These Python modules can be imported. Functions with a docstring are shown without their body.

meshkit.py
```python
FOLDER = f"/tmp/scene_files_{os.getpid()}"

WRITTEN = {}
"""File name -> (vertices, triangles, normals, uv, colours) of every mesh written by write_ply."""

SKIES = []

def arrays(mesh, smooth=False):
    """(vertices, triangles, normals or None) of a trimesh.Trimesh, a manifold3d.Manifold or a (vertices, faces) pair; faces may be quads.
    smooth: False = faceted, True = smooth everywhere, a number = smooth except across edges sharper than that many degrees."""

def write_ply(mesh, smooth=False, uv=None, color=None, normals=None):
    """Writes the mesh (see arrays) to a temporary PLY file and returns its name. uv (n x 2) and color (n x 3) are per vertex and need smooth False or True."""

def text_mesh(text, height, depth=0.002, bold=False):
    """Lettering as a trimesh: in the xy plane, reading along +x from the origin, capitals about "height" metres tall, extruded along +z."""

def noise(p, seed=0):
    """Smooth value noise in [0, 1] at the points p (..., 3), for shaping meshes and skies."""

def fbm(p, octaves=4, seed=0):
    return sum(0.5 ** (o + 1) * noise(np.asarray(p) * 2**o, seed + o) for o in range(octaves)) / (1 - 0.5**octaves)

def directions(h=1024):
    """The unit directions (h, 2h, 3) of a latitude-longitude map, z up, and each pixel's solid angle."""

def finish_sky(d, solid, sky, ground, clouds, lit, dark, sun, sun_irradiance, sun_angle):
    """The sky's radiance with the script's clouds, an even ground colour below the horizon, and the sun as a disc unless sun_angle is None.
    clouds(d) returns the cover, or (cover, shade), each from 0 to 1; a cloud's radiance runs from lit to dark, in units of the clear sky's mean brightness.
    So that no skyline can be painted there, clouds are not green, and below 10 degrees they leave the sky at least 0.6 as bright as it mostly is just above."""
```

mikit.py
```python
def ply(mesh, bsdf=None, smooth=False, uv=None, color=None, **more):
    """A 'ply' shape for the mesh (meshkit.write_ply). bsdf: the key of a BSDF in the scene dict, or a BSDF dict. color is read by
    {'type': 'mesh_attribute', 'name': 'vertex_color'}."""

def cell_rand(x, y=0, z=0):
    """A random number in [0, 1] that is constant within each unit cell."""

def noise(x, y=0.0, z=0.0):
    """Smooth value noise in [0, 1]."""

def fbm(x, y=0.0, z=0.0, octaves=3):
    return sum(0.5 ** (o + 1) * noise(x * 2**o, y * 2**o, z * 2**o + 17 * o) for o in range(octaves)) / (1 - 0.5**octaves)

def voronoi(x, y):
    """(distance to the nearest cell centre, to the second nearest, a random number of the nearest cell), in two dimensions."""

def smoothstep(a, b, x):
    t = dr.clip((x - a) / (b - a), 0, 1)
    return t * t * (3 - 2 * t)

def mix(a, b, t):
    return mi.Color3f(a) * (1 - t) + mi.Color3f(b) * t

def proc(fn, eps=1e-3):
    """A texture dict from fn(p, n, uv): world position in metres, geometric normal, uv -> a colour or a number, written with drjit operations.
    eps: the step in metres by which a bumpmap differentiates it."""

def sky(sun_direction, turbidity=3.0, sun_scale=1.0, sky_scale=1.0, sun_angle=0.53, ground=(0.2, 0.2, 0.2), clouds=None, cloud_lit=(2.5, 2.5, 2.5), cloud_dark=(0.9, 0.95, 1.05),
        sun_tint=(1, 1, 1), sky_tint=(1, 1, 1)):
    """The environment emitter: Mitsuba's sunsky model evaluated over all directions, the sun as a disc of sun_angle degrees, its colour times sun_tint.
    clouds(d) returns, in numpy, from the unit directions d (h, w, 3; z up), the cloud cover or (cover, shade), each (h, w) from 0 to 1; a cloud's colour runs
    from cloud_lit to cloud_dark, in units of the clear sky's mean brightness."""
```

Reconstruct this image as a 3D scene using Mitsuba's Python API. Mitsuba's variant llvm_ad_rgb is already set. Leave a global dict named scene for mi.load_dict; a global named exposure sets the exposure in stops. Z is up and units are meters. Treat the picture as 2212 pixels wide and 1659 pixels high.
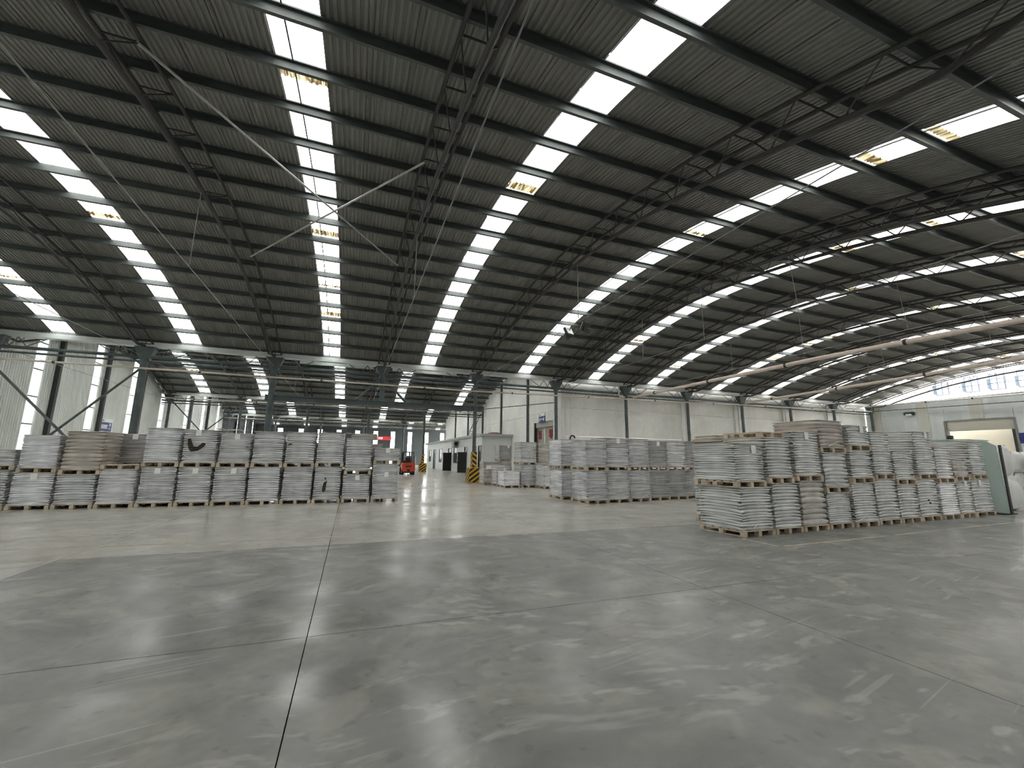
import math, glob
import numpy as np, trimesh, mitsuba as mi, mikit, meshkit
from mikit import proc, noise, fbm, smoothstep, mix, cell_rand
import drjit as dr
from shapely.geometry import Polygon, box as sbox

T = mi.ScalarTransform4f
scene, labels = {}, {}

# ------------------------------------------------------------------ camera, sky, exposure
FPX, YAW, PITCH, ROLL = 907.37, 0.359791, 0.17616, 0.011717
EYE = np.array([0.0, 0.0, 1.6])
_f = np.array([math.sin(YAW) * math.cos(PITCH), math.cos(YAW) * math.cos(PITCH), math.sin(PITCH)])
_r = np.array([math.cos(YAW), -math.sin(YAW), 0.0])
_u = np.cross(_r, _f)
_u = -math.sin(ROLL) * _r + math.cos(ROLL) * _u
scene['camera'] = {'type': 'perspective', 'fov': 2 * math.degrees(math.atan(1106 / FPX)), 'fov_axis': 'x', 'near_clip': 0.05, 'far_clip': 400.0,
                   'to_world': T().look_at(origin=EYE.tolist(), target=(EYE + _f).tolist(), up=_u.tolist())}


def overcast(d):
    n = meshkit.fbm(d * 3.0, 4, 5)
    return np.ones(d.shape[:2]), np.clip((n - 0.45) * 1.6, 0, 1)


scene['sky'] = mikit.sky((0.3, -0.5, 0.8), turbidity=4.0, sun_scale=0.0, sky_scale=1.0, ground=(0.3, 0.3, 0.29), clouds=overcast,
                         cloud_lit=(1.9, 1.9, 1.87), cloud_dark=(1.45, 1.5, 1.56))
exposure = 5.95

# ------------------------------------------------------------------ materials


def two(b):
    return {'type': 'twosided', 'bsdf': b}


def rgb(c):
    return {'type': 'rgb', 'value': list(c)} if isinstance(c, (tuple, list)) else c


def mat(name, color, rough=0.6, metal=0.0, spec=0.4, **kw):
    scene[name] = two({'type': 'principled', 'base_color': rgb(color), 'roughness': rough, 'metallic': metal, 'specular': spec, **kw})
    return name


def floor_color(base, warm):
    def fn(p, n, uv):
        x, y = p.x, p.y
        wx, wy = x + 0.7 * fbm(x * 0.9, y * 0.9, 9.0, 2), y + 0.7 * fbm(x * 0.9, y * 0.9, 19.0, 2)
        big = fbm(wx * 0.9, wy * 1.0, 3.0, 4)
        mid = fbm(wx * 3.4, wy * 4.4, 7.0, 3)
        fine = fbm(x * 17.0, y * 17.0, 1.0, 2)
        c = mi.Color3f(base) * (0.62 + 0.50 * big + 0.28 * mid + 0.10 * (fine - 0.5))
        # pale worn patches
        wv = fbm(wx * 2.4 + 4.0, wy * 3.2, 21.0, 4)
        c = mix(c, warm, 0.50 * smoothstep(0.46, 0.74, wv) * (0.6 + 0.6 * fine))
        # small whitish wisps and drag marks
        qx, qy = wx * 3.4 + 0.5 * y, wy * 8.5
        sc = fbm(qx, qy, 33.0, 4)
        sk = smoothstep(0.60, 0.80, sc) * smoothstep(0.42, 0.62, fbm(x * 0.6, y * 0.8, 41.0, 2))
        c = mix(c, (0.42, 0.42, 0.40), 0.30 * sk)
        s2 = smoothstep(0.80, 0.88, noise(x * 0.9 + y * 0.3, (y - 0.22 * x) * 34.0, 3.0)) * smoothstep(0.60, 0.74, fbm(x * 0.8, y * 2.1, 61.0, 3))
        c = mix(c, (0.44, 0.44, 0.42), 0.22 * s2)
        dk = smoothstep(0.70, 0.82, fbm(wx * 8.0, wy * 9.0, 71.0, 3))
        return c * (1.0 - 0.16 * dk)
    return proc(fn)


def floor_rough(lo, hi):
    def fn(p, n, uv):
        return lo + (hi - lo) * smoothstep(0.25, 0.75, fbm(p.x * 1.1, p.y * 1.7, 12.0, 3)) + 0.05 * noise(p.x * 9.0, p.y * 9.0, 2.0)
    return proc(fn)


for _n, _b, _w, _q in (('concrete_grey', (0.170, 0.170, 0.162), (0.27, 0.266, 0.235), (0.20, 0.44)), ('concrete_tan', (0.305, 0.296, 0.268), (0.38, 0.372, 0.33), (0.12, 0.30))):
    scene[_n] = two({'type': 'principled', 'base_color': floor_color(_b, _w), 'roughness': floor_rough(*_q), 'specular': 0.6})
mat('concrete_joint', (0.05, 0.05, 0.05), 0.9, spec=0.1)


def plaster_fn(p, n, uv):
    s = p.x + p.y
    a = fbm(s * 0.5, p.z * 0.6, 2.0, 4)
    b = fbm(s * 8.0, p.z * 8.0, 5.0, 2)
    st = fbm(s * 3.0, p.z * 0.35, 8.0, 3)
    return mi.Color3f(0.80, 0.80, 0.77) * (0.80 + 0.24 * a + 0.10 * b + 0.10 * (st - 0.5))


mat('plaster', proc(plaster_fn), 0.85, spec=0.2)


def endwall_fn(p, n, uv):
    a = fbm(p.y * 0.5, p.z * 0.6, 2.0, 4)
    st = fbm(p.y * 2.2, p.z * 0.22, 8.0, 3)
    return mi.Color3f(0.66, 0.70, 0.70) * (0.76 + 0.25 * a + 0.22 * (st - 0.4))


mat('end_plaster', proc(endwall_fn), 0.85, spec=0.2)


def sheet_fn(p, n, uv):
    a = fbm(p.x * 0.5, p.y * 0.5, 2.0, 3)
    b = fbm(p.x * 4.0, p.y * 0.8, 5.0, 2)
    return mi.Color3f(0.225, 0.225, 0.208) * (0.80 + 0.25 * a + 0.20 * b)


mat('roof_steel', proc(sheet_fn), 0.5, spec=0.4)


def wallsheet_fn(p, n, uv):
    a = fbm(p.y * 0.6, p.z * 0.5, 2.0, 3)
    b = fbm(p.y * 5.0, p.z * 0.3, 5.0, 2)
    return mi.Color3f(0.66, 0.68, 0.65) * (0.76 + 0.28 * a + 0.2 * b)


mat('wall_steel', proc(wallsheet_fn), 0.55)
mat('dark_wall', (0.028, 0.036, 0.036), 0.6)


def steel_fn(p, n, uv):
    a = fbm(p.x * 3.0 + p.y * 2.0, p.z * 3.0, p.y, 3)
    return mi.Color3f(0.085, 0.108, 0.110) * (0.7 + 0.6 * a)


mat('painted_steel', proc(steel_fn), 0.45)


def purlin_fn(p, n, uv):
    a = fbm(p.x * 1.5, p.y * 6.0, p.z * 6.0, 3)
    return mi.Color3f(0.078, 0.090, 0.088) * (0.7 + 0.6 * a)


mat('purlin_steel', proc(purlin_fn), 0.45)
mat('truss_steel', (0.038, 0.036, 0.033), 0.5)
mat('gutter_steel', (0.62, 0.65, 0.64), 0.4)
mat('galvanized', (0.22, 0.22, 0.21), 0.4)
mat('brace_steel', (0.46, 0.46, 0.44), 0.4)
mat('cream_pipe', (0.60, 0.54, 0.46), 0.45)
mat('pink_pipe', (0.64, 0.54, 0.47), 0.5)
mat('pvc_white', (0.62, 0.62, 0.60), 0.4)
mat('post_steel', (0.035, 0.037, 0.038), 0.5)


def skylight_fn(p, n, uv):
    a = fbm(p.x * 5.0, p.y * 1.5, 3.0, 3)
    b = smoothstep(0.62, 0.78, fbm(p.x * 9.0, p.y * 4.0, 8.0, 3))
    return mi.Color3f(0.80, 0.80, 0.775) * (0.72 + 0.35 * a) * (1.0 - 0.4 * b)


scene['skylight'] = {'type': 'principledthin', 'base_color': proc(skylight_fn), 'roughness': 0.5, 'diff_trans': 1.5, 'spec_trans': 0.0, 'eta': 1.3}


def lap_fn(p, n, uv):
    a = fbm(p.x * 16.0, p.y * 1.5, 3.0, 3)
    return mix((0.36, 0.32, 0.20), (0.07, 0.045, 0.02), smoothstep(0.35, 0.62, a))


scene['skylight_stained'] = {'type': 'principledthin', 'base_color': proc(lap_fn), 'roughness': 0.5, 'diff_trans': 1.3, 'spec_trans': 0.0, 'eta': 1.3}
scene['wall_fibreglass'] = {'type': 'principledthin', 'base_color': rgb((0.82, 0.88, 0.86)), 'roughness': 0.4, 'diff_trans': 1.0, 'spec_trans': 0.0, 'eta': 1.3}
scene['window_glass'] = {'type': 'principledthin', 'base_color': rgb((0.93, 0.95, 0.95)), 'roughness': 0.4, 'diff_trans': 1.8, 'spec_trans': 0.0, 'eta': 1.3}
scene['film_wrap'] = two({'type': 'principled', 'base_color': {'type': 'mesh_attribute', 'name': 'vertex_color'}, 'roughness': 0.30, 'specular': 0.75, 'clearcoat': 0.5, 'clearcoat_gloss': 0.8})


def wood_fn(p, n, uv):
    a = fbm(p.x * 5.0, p.y * 5.0, p.z * 20.0, 3)
    c = cell_rand(p.x * 2.1, p.y * 2.1, p.z * 1.0)
    return mi.Color3f(0.54, 0.455, 0.355) * (0.62 + 0.35 * a + 0.3 * c)


mat('pallet_wood', proc(wood_fn), 0.8, spec=0.2)
mat('board_pale', (0.58, 0.55, 0.49), 0.7)
mat('paper', (0.85, 0.85, 0.83), 0.7)
mat('film_white', (0.72, 0.73, 0.73), 0.3)
mat('torn_dark', (0.012, 0.010, 0.009), 0.8)
mat('torn_brown', (0.20, 0.13, 0.07), 0.8)
mat('sign_blue', (0.030, 0.042, 0.20), 0.4)
mat('sign_white', (0.80, 0.80, 0.82), 0.4)
mat('char_red', (0.24, 0.008, 0.012), 0.5)
mat('banner_red', (0.55, 0.035, 0.045), 0.6)
mat('hazard_yellow', (0.62, 0.34, 0.02), 0.5)
mat('hazard_black', (0.018, 0.018, 0.018), 0.5)
mat('office_panel', (0.66, 0.68, 0.66), 0.5)
mat('office_roof', (0.42, 0.44, 0.42), 0.6)
mat('door_black', (0.010, 0.010, 0.011), 0.4)
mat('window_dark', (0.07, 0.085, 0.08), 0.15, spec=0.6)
mat('door_leaf', (0.36, 0.36, 0.32), 0.5)
mat('shutter_slat', (0.42, 0.41, 0.36), 0.5)
mat('forklift_red', (0.55, 0.065, 0.03), 0.4)
mat('rubber', (0.015, 0.015, 0.015), 0.8)
mat('glass_lamp', (0.75, 0.78, 0.78), 0.2)
mat('bag_white', (0.74, 0.74, 0.73), 0.75, spec=0.2)
mat('bag_blue', (0.10, 0.13, 0.34), 0.6)
scene['green_sheet'] = {'type': 'principledthin', 'base_color': rgb((0.66, 0.74, 0.71)), 'roughness': 0.35, 'diff_trans': 0.9, 'spec_trans': 0.0, 'eta': 1.4}
mat('facade', (0.72, 0.66, 0.60), 0.8)
mat('facade_trim', (0.50, 0.48, 0.46), 0.8)
mat('frame_dark', (0.05, 0.06, 0.08), 0.4)
mat('pane_sky', (0.25, 0.36, 0.42), 0.1, spec=0.8)


def line_fn(p, n, uv):
    w = smoothstep(0.40, 0.60, fbm(p.x * 6.0, p.y * 14.0, 2.0, 3))
    return mix((0.46, 0.37, 0.27), (0.29, 0.28, 0.25), 0.25 + 0.75 * w)


mat('line_paint', proc(line_fn), 0.4)
mat('beige_wall', (0.60, 0.56, 0.47), 0.8)
mat('pilaster_beige', (0.56, 0.55, 0.50), 0.85)
mat('rust_scrap', (0.16, 0.085, 0.06), 0.9)

# ------------------------------------------------------------------ helpers


def uniq(key):
    if key not in scene and key not in labels:
        return key
    i = 1
    while f'{key}_{i:03d}' in scene or f'{key}_{i:03d}' in labels:
        i += 1
    return f'{key}_{i:03d}'


_count = {}


def K(key):
    n = _count.get(key, -1) + 1
    _count[key] = n
    return key if n == 0 else f'{key}_{n:03d}'


def P(key, mesh, m, smooth=False, **kw):
    k = K(key)
    scene[k] = mikit.ply(mesh, m, smooth, **kw)
    return k


def reuse(key, ply, tw):
    k = K(key)
    scene[k] = {**ply, 'to_world': tw}
    return k


def thing(name, label, cat, group=None):
    k = K(name)
    labels[k] = {'label': label, 'category': cat}
    if group:
        labels[k]['group'] = group
    return k


def struct(name, label=None):
    k = K(name)
    labels[k] = {'kind': 'structure'}
    if label:
        labels[k]['label'] = label
    return k


def cat(*ms):
    return trimesh.util.concatenate([m for m in ms])


def bx(x0, x1, y0, y1, z0, z1):
    m = trimesh.creation.box((x1 - x0, y1 - y0, z1 - z0))
    m.apply_translation(((x0 + x1) / 2, (y0 + y1) / 2, (z0 + z1) / 2))
    return m


def rbx(x0, x1, y0, y1, z0, z1, c=0.02):
    """A box with chamfered edges."""
    hx, hy, hz = (x1 - x0) / 2, (y1 - y0) / 2, (z1 - z0) / 2
    pts = []
    for sx in (-1, 1):
        for sy in (-1, 1):
            for sz in (-1, 1):
                pts += [(sx * hx, sy * (hy - c), sz * (hz - c)), (sx * (hx - c), sy * hy, sz * (hz - c)), (sx * (hx - c), sy * (hy - c), sz * hz)]
    m = trimesh.convex.convex_hull(np.array(pts))
    m.apply_translation(((x0 + x1) / 2, (y0 + y1) / 2, (z0 + z1) / 2))
    return m


def tube(points, r, sides=8, caps=True):
    p = np.asarray(points, float)
    t = np.gradient(p, axis=0)
    t /= np.linalg.norm(t, axis=1, keepdims=True)
    ref = np.array([0.0, 0, 1]) if abs(t[:, 2]).max() < 0.95 else (np.array([1.0, 0, 0]) if abs(t[:, 0]).max() < 0.95 else np.array([0.3, 0.9, 0.1]))
    a = np.cross(t, ref)
    a /= np.linalg.norm(a, axis=1, keepdims=True)
    b = np.cross(t, a)
    g = (np.arange(sides) + 0.5) * 2 * np.pi / sides
    v = p[:, None] + r * (np.cos(g)[None, :, None] * a[:, None] + np.sin(g)[None, :, None] * b[:, None])
    n = len(p)
    i, j = np.meshgrid(np.arange(n - 1), np.arange(sides), indexing='ij')
    q = np.stack([i * sides + j, (i + 1) * sides + j, (i + 1) * sides + (j + 1) % sides, i * sides + (j + 1) % sides], -1).reshape(-1, 4)
    f = np.vstack([q[:, [0, 1, 2]], q[:, [0, 2, 3]]])
    v = v.reshape(-1, 3)
    if caps:
        k = np.arange(1, sides - 1)
        f = np.vstack([f, np.stack([k * 0, k, k + 1], 1), np.stack([k * 0, k + 1, k], 1) + (n - 1) * sides])
    return trimesh.Trimesh(v, f, process=False)


def grid_mesh(Pts):
    """A surface over a (m, n, 3) grid of points."""
    m, n = Pts.shape[:2]
    i, j = np.meshgrid(np.arange(m - 1), np.arange(n - 1), indexing='ij')
    q = np.stack([i * n + j, (i + 1) * n + j, (i + 1) * n + j + 1, i * n + j + 1], -1).reshape(-1, 4)
    return trimesh.Trimesh(Pts.reshape(-1, 3), np.vstack([q[:, [0, 1, 2]], q[:, [0, 2, 3]]]), process=False)


def prism(poly2d, axis, a0, a1):
    """A polygon in the two other coordinates, extruded along axis ('x': poly in y,z; 'y': poly in x,z) from a0 to a1."""
    m = trimesh.creation.extrude_polygon(poly2d if hasattr(poly2d, 'exterior') else Polygon(poly2d), a1 - a0, engine='earcut')
    v = m.vertices.copy()
    if axis == 'x':
        m.vertices = np.stack([v[:, 2] + a0, v[:, 0], v[:, 1]], 1)
    elif axis == 'y':
        m.vertices = np.stack([v[:, 0], a1 - v[:, 2], v[:, 1]], 1)
    else:
        m.vertices = np.stack([v[:, 0], v[:, 1], v[:, 2] + a0], 1)
    m.fix_normals()
    return m


_fonts = glob.glob('/opt/blender-*/*/datafiles/fonts/Noto Sans CJK Regular.woff2')


def han(text, height, depth=0.01, bold=2, res=64):
    """Chinese lettering as a mesh in x (reading direction) and z (up), extruded along y from 0 to -depth."""
    from PIL import Image, ImageDraw, ImageFont
    from shapely import union_all
    if _fonts:
        font = ImageFont.truetype(_fonts[0], res)
        x0, y0, x1, y1 = font.getbbox(text, anchor='ls', stroke_width=bold)
        im = Image.new('L', (x1 - x0 + 4, y1 - y0 + 4))
        ImageDraw.Draw(im).text((2 - x0, 2 - y0), text, 255, font, anchor='ls', stroke_width=bold)
        on = np.pad(np.asarray(im) > 127, ((0, 0), (1, 1))).astype(np.int8)
        rows, st = np.nonzero(np.diff(on, axis=1) == 1)
        en = np.nonzero(np.diff(on, axis=1) == -1)[1]
        shp = union_all([sbox(a, -r - 1, b, -r) for a, b, r in zip(st, en, rows)]).buffer(0.5).buffer(-0.5).simplify(0.8)
        h = y1 - y0
        geoms = list(getattr(shp, 'geoms', [shp]))
    else:
        geoms, h = [], res
        for i in range(len(text)):
            for k in range(4):
                geoms.append(sbox(i * res + 6, -8 - 15 * k - 6, i * res + res - 6, -8 - 15 * k))
            geoms.append(sbox(i * res + res / 2 - 4, -res, i * res + res / 2 + 4, 0))
    ms = [trimesh.creation.extrude_polygon(g, 1.0, engine='earcut') for g in geoms if g.area > 1]
    m = cat(*ms)
    v = m.vertices.copy()
    s = height / h
    m.vertices = np.stack([v[:, 0] * s, -v[:, 2] * depth, v[:, 1] * s], 1)
    m.fix_normals()
    return m


def turn(m, deg, at=(0, 0, 0)):
    m = m.copy()
    m.apply_transform(trimesh.transformations.rotation_matrix(math.radians(deg), [0, 0, 1]))
    m.apply_translation(at)
    return m


# ------------------------------------------------------------------ the shell: vaults
COLX0, BAY = -10.96, 6.28
XL, XR, XW = -17.8, 51.8, 15.0           # left wall, end wall, the wall beside the office
EAVE_SHEET, RISE = 7.80, 2.40
ROWS = [1.6, 28.2, 50.3, 72.0, 94.5]     # the column lines between the vaults
STRIPS = [-14.5, -8.9, -1.55, 4.45, 11.5, 17.4, 23.0, 29.9, 35.95, 42.2, 48.4]


def arc(a, b):
    c, s = (a + b) / 2, (b - a) / 2
    R = (s * s + RISE * RISE) / (2 * RISE)
    return c, s, R, EAVE_SHEET + RISE - R


def roof_z(y, a, b):
    c, s, R, zc = arc(a, b)
    return zc + np.sqrt(R * R - (np.asarray(y, float) - c) ** 2)


def arc_pts(a, b, u, off=0.0):
    """(y, z) of the arc at arc length u from the crown, moved out along the normal by off."""
    c, s, R, zc = arc(a, b)
    t = np.asarray(u, float) / R
    return c + (R + off) * np.sin(t), zc + (R + off) * np.cos(t)


def wave(x0, x1, fine=True):
    n = max(1, round((x1 - x0) / 0.126))
    prof = np.array([(0, 0), (0.22, 0), (0.36, 1), (0.66, 1), (0.80, 0)]) if fine else np.array([(0, 0), (0.3, 1), (0.7, 1)])
    xs = np.concatenate([(k + prof[:, 0]) / n for k in range(n)] + [[1.0]])
    hs = np.concatenate([prof[:, 1]] * n + [[0.0]])
    return x0 + xs * (x1 - x0), hs * 0.032


def corr_sheet(x0, x1, a, b, u0, u1, nv, fine=True, off=0.0):
    xs, hs = wave(x0, x1, fine)
    u = np.linspace(u0, u1, nv)
    c, s, R, zc = arc(a, b)
    t = (u / R)[None, :]
    rr = R + off + hs[:, None]
    Pn = np.stack([np.broadcast_to(xs[:, None], rr.shape[:1] + t.shape[1:]), c + rr * np.sin(t), zc + rr * np.cos(t)], -1)
    return grid_mesh(Pn)


rng = np.random.default_rng(7)


def purlin_us(a, b):
    c, s, R, zc = arc(a, b)
    U = R * math.asin(s / R)
    n = max(2, round((U - 0.67 - 0.15) / 1.345))
    step = (U - 0.67 - 0.15) / n
    ks = [0.67 + step * k for k in range(n + 1)]
    return U, sorted([-k for k in ks] + ks)


def vault(key, a, b, x0, x1, strips, fine=True, panels=True, nv=26):
    U, pus = purlin_us(a, b)
    # corrugated sheets between the skylight strips
    edges = [x0] + [v for s in strips for v in (s - 0.5, s + 0.5)] + [x1]
    for e0, e1 in zip(edges[::2], edges[1::2]):
        n = max(1, round((e1 - e0) / 0.9))
        w = np.linspace(e0, e1, n + 1)
        for k in range(n):
            P(f'{key}__roof_sheet', corr_sheet(w[k] - 0.03, w[k + 1] + 0.03, a, b, -U - 0.25, U + 0.25, nv, fine, 0.003 * (k % 2)), 'roof_steel')
    # skylight sheets from purlin to purlin, some with a stained lap
    for s in strips:
        if not panels:
            P(f'{key}__skylight_panel', corr_sheet(s - 0.5, s + 0.5, a, b, -U - 0.25, U + 0.25, nv, False, 0.004), 'skylight')
            continue
        cuts = [-U - 0.2] + pus + [U + 0.2]
        for u0, u1 in zip(cuts[:-1], cuts[1:]):
            P(f'{key}__skylight_panel', corr_sheet(s - 0.5, s + 0.5, a, b, u0 + 0.02, u1 - 0.02, 3, fine, 0.004), 'skylight')
            if u1 - u0 > 0.9 and rng.random() < 0.26:
                ln = 0.14 + 0.28 * rng.random() ** 2
                l0 = u0 + 0.11 if rng.random() < 0.4 else u1 - 0.13 - ln
                P(f'{key}__lap_patch', corr_sheet(s - 0.49, s + 0.49, a, b, l0, l0 + ln, 2, fine, -0.012), 'skylight_stained')
        if key == 'ceiling' and s in (-1.55, 11.5):
            xs_ = s - 0.16 if s < 0 else s - 0.36
            us = np.linspace(-U, U, 40)
            y_, z_ = arc_pts(a, b, us, -0.006)
            P(f'{key}__seam_strip', tube(np.stack([np.full_like(y_, xs_), y_, z_], 1), 0.018, 4), 'post_steel')
    # purlins: lipped channels under the sheets
    for u in pus:
        c, sp, R, zc = arc(a, b)
        t = u / R
        sg = 1 if u > 0 else -1
        prof = [(0, 0), (0.09 * sg, 0), (0.09 * sg, -0.025), (0.077 * sg, -0.025), (0.077 * sg, -0.010), (0.012 * sg, -0.010), (0.012 * sg, -0.21),
                (0.077 * sg, -0.21), (0.077 * sg, -0.195), (0.09 * sg, -0.195), (0.09 * sg, -0.22), (0, -0.22)]
        pr = np.array(prof)
        yy = c + (R - 0.004 + pr[:, 1]) * math.sin(t) + pr[:, 0] * math.cos(t)
        zz = zc + (R - 0.004 + pr[:, 1]) * math.cos(t) - pr[:, 0] * math.sin(t)
        P(f'{key}__purlin', prism(np.stack([yy, zz], 1), 'x', x0 + 0.02, x1 - 0.02), 'purlin_steel')
    return key


V0 = struct('ceiling', None)
labels[V0]['label'] = 'dark corrugated steel vault with skylight strips over the hall in front'
vault(V0, ROWS[0], ROWS[1], XL, XR, STRIPS)
V2 = struct('ceiling_001')
vault(V2, ROWS[1], ROWS[2], XL, XW, [s for s in (-14.2, -8.8, -1.58, 4.8, 11.8)])
V3 = struct('ceiling_002')
vault(V3, ROWS[2], ROWS[3], XL, XW, [-14.16, -8.77, -1.72, 4.4, 11.6], fine=False, nv=20)
V4 = struct('ceiling_003')
vault(V4, ROWS[3], ROWS[4], XL, 26.0, [-14.16, -8.77, -1.72, 4.4, 11.6, 17.8, 23.0], fine=False, panels=False, nv=16)
V5 = struct('ceiling_004')
vault(V5, -20.6, ROWS[0], XL, XR, STRIPS, fine=False, panels=False, nv=16)

# ------------------------------------------------------------------ floor: slabs with sawn joints
FL = struct('floor', 'polished concrete floor with joints')
P('floor__joint_bed', bx(-30, 66, -21, 96, -0.22, -0.03), 'concrete_joint')
gx = [-30, -17.85, -13.25, -8.65, -4.05, -0.25, 4.35, 8.95, 13.55, 18.15, 22.75, 27.35, 33.0, 39.28, 45.56, 51.85]
gy = [-21, -4.1, 0.2, 4.5, 8.8, 17.4, 28.2, 39.5, 50.3, 72.0, 96]
for ix in range(len(gx) - 1):
    for iy in range(len(gy) - 1):
        x0, x1, y0, y1 = gx[ix], gx[ix + 1], gy[iy], gy[iy + 1]
        tan = y0 >= 8.7 or (x1 <= -4.0 and y0 > 4)
        P('floor__slab', bx(x0 + 0.004, x1 - 0.004, y0 + 0.004, y1 - 0.004, -0.2, 0.0), 'concrete_tan' if tan else 'concrete_grey')
P('floor__slab', bx(51.86, 66, -21, 96, -0.2, -0.002), 'concrete_tan')


def paint(x0, y0, x1, y1, w=0.09):
    d = np.array([x1 - x0, y1 - y0])
    n = np.array([-d[1], d[0]]) / np.linalg.norm(d) * w / 2
    a, b = np.array([x0, y0]), np.array([x1, y1])
    P('floor__painted_line', prism(np.array([a + n, a - n, b - n, b + n]), 'z', 0.0, 0.0025), 'line_paint')


for seg in ((-6.3, 9.96, -4.2, 9.93), (-4.0, 9.80, -2.6, 9.72), (-2.2, 9.70, -0.1, 9.60), (-6.2, 11.22, -4.2, 11.12), (7.95, 6.10, 11.4, 6.22), (11.6, 6.23, 20.0, 6.62), (7.84, 6.95, 7.82, 6.14),
            (7.6, 13.0, 11.0, 13.3), (11.4, 13.35, 14.2, 13.6)):
    paint(*seg)

# ------------------------------------------------------------------ columns, gutters, beams, trusses
GX = [COLX0 + BAY * k for k in range(-1, 11)]


ORD = ['first', 'second', 'third', 'fourth', 'fifth', 'sixth', 'seventh', 'eighth', 'ninth', 'tenth', 'eleventh', 'twelfth', 'thirteenth', 'fourteenth']


def column(x, y, r, label, group, z0=0.0, ztop=7.45):
    c = thing('steel_column', label, 'column', group)
    P(f'{c}__shaft', tube([(x, y, z0), (x, y, ztop - 0.6)], r, 16), 'painted_steel', 40)
    w0, w1 = r * 1.2, 0.46
    zz0, zz1 = ztop - 0.75, ztop - 0.02
    v = np.array([(x + sx * w, y + sy * (w * 0.55), z) for z, w in ((zz0, w0), (zz1 - 0.05, w1), (zz1, w1)) for sx, sy in ((-1, -1), (1, -1), (1, 1), (-1, 1))])
    P(f'{c}__bracket', trimesh.convex.convex_hull(v), 'painted_steel')
    if z0 == 0.0:
        P(f'{c}__base_plate', bx(x - r - 0.1, x + r + 0.1, y - r - 0.1, y + r + 0.1, 0.0, 0.025), 'painted_steel')
        P(f'{c}__collar', tube([(x, y, 0.025), (x, y, 0.18)], r + 0.03, 16), 'painted_steel', 40)
    return c


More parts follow.
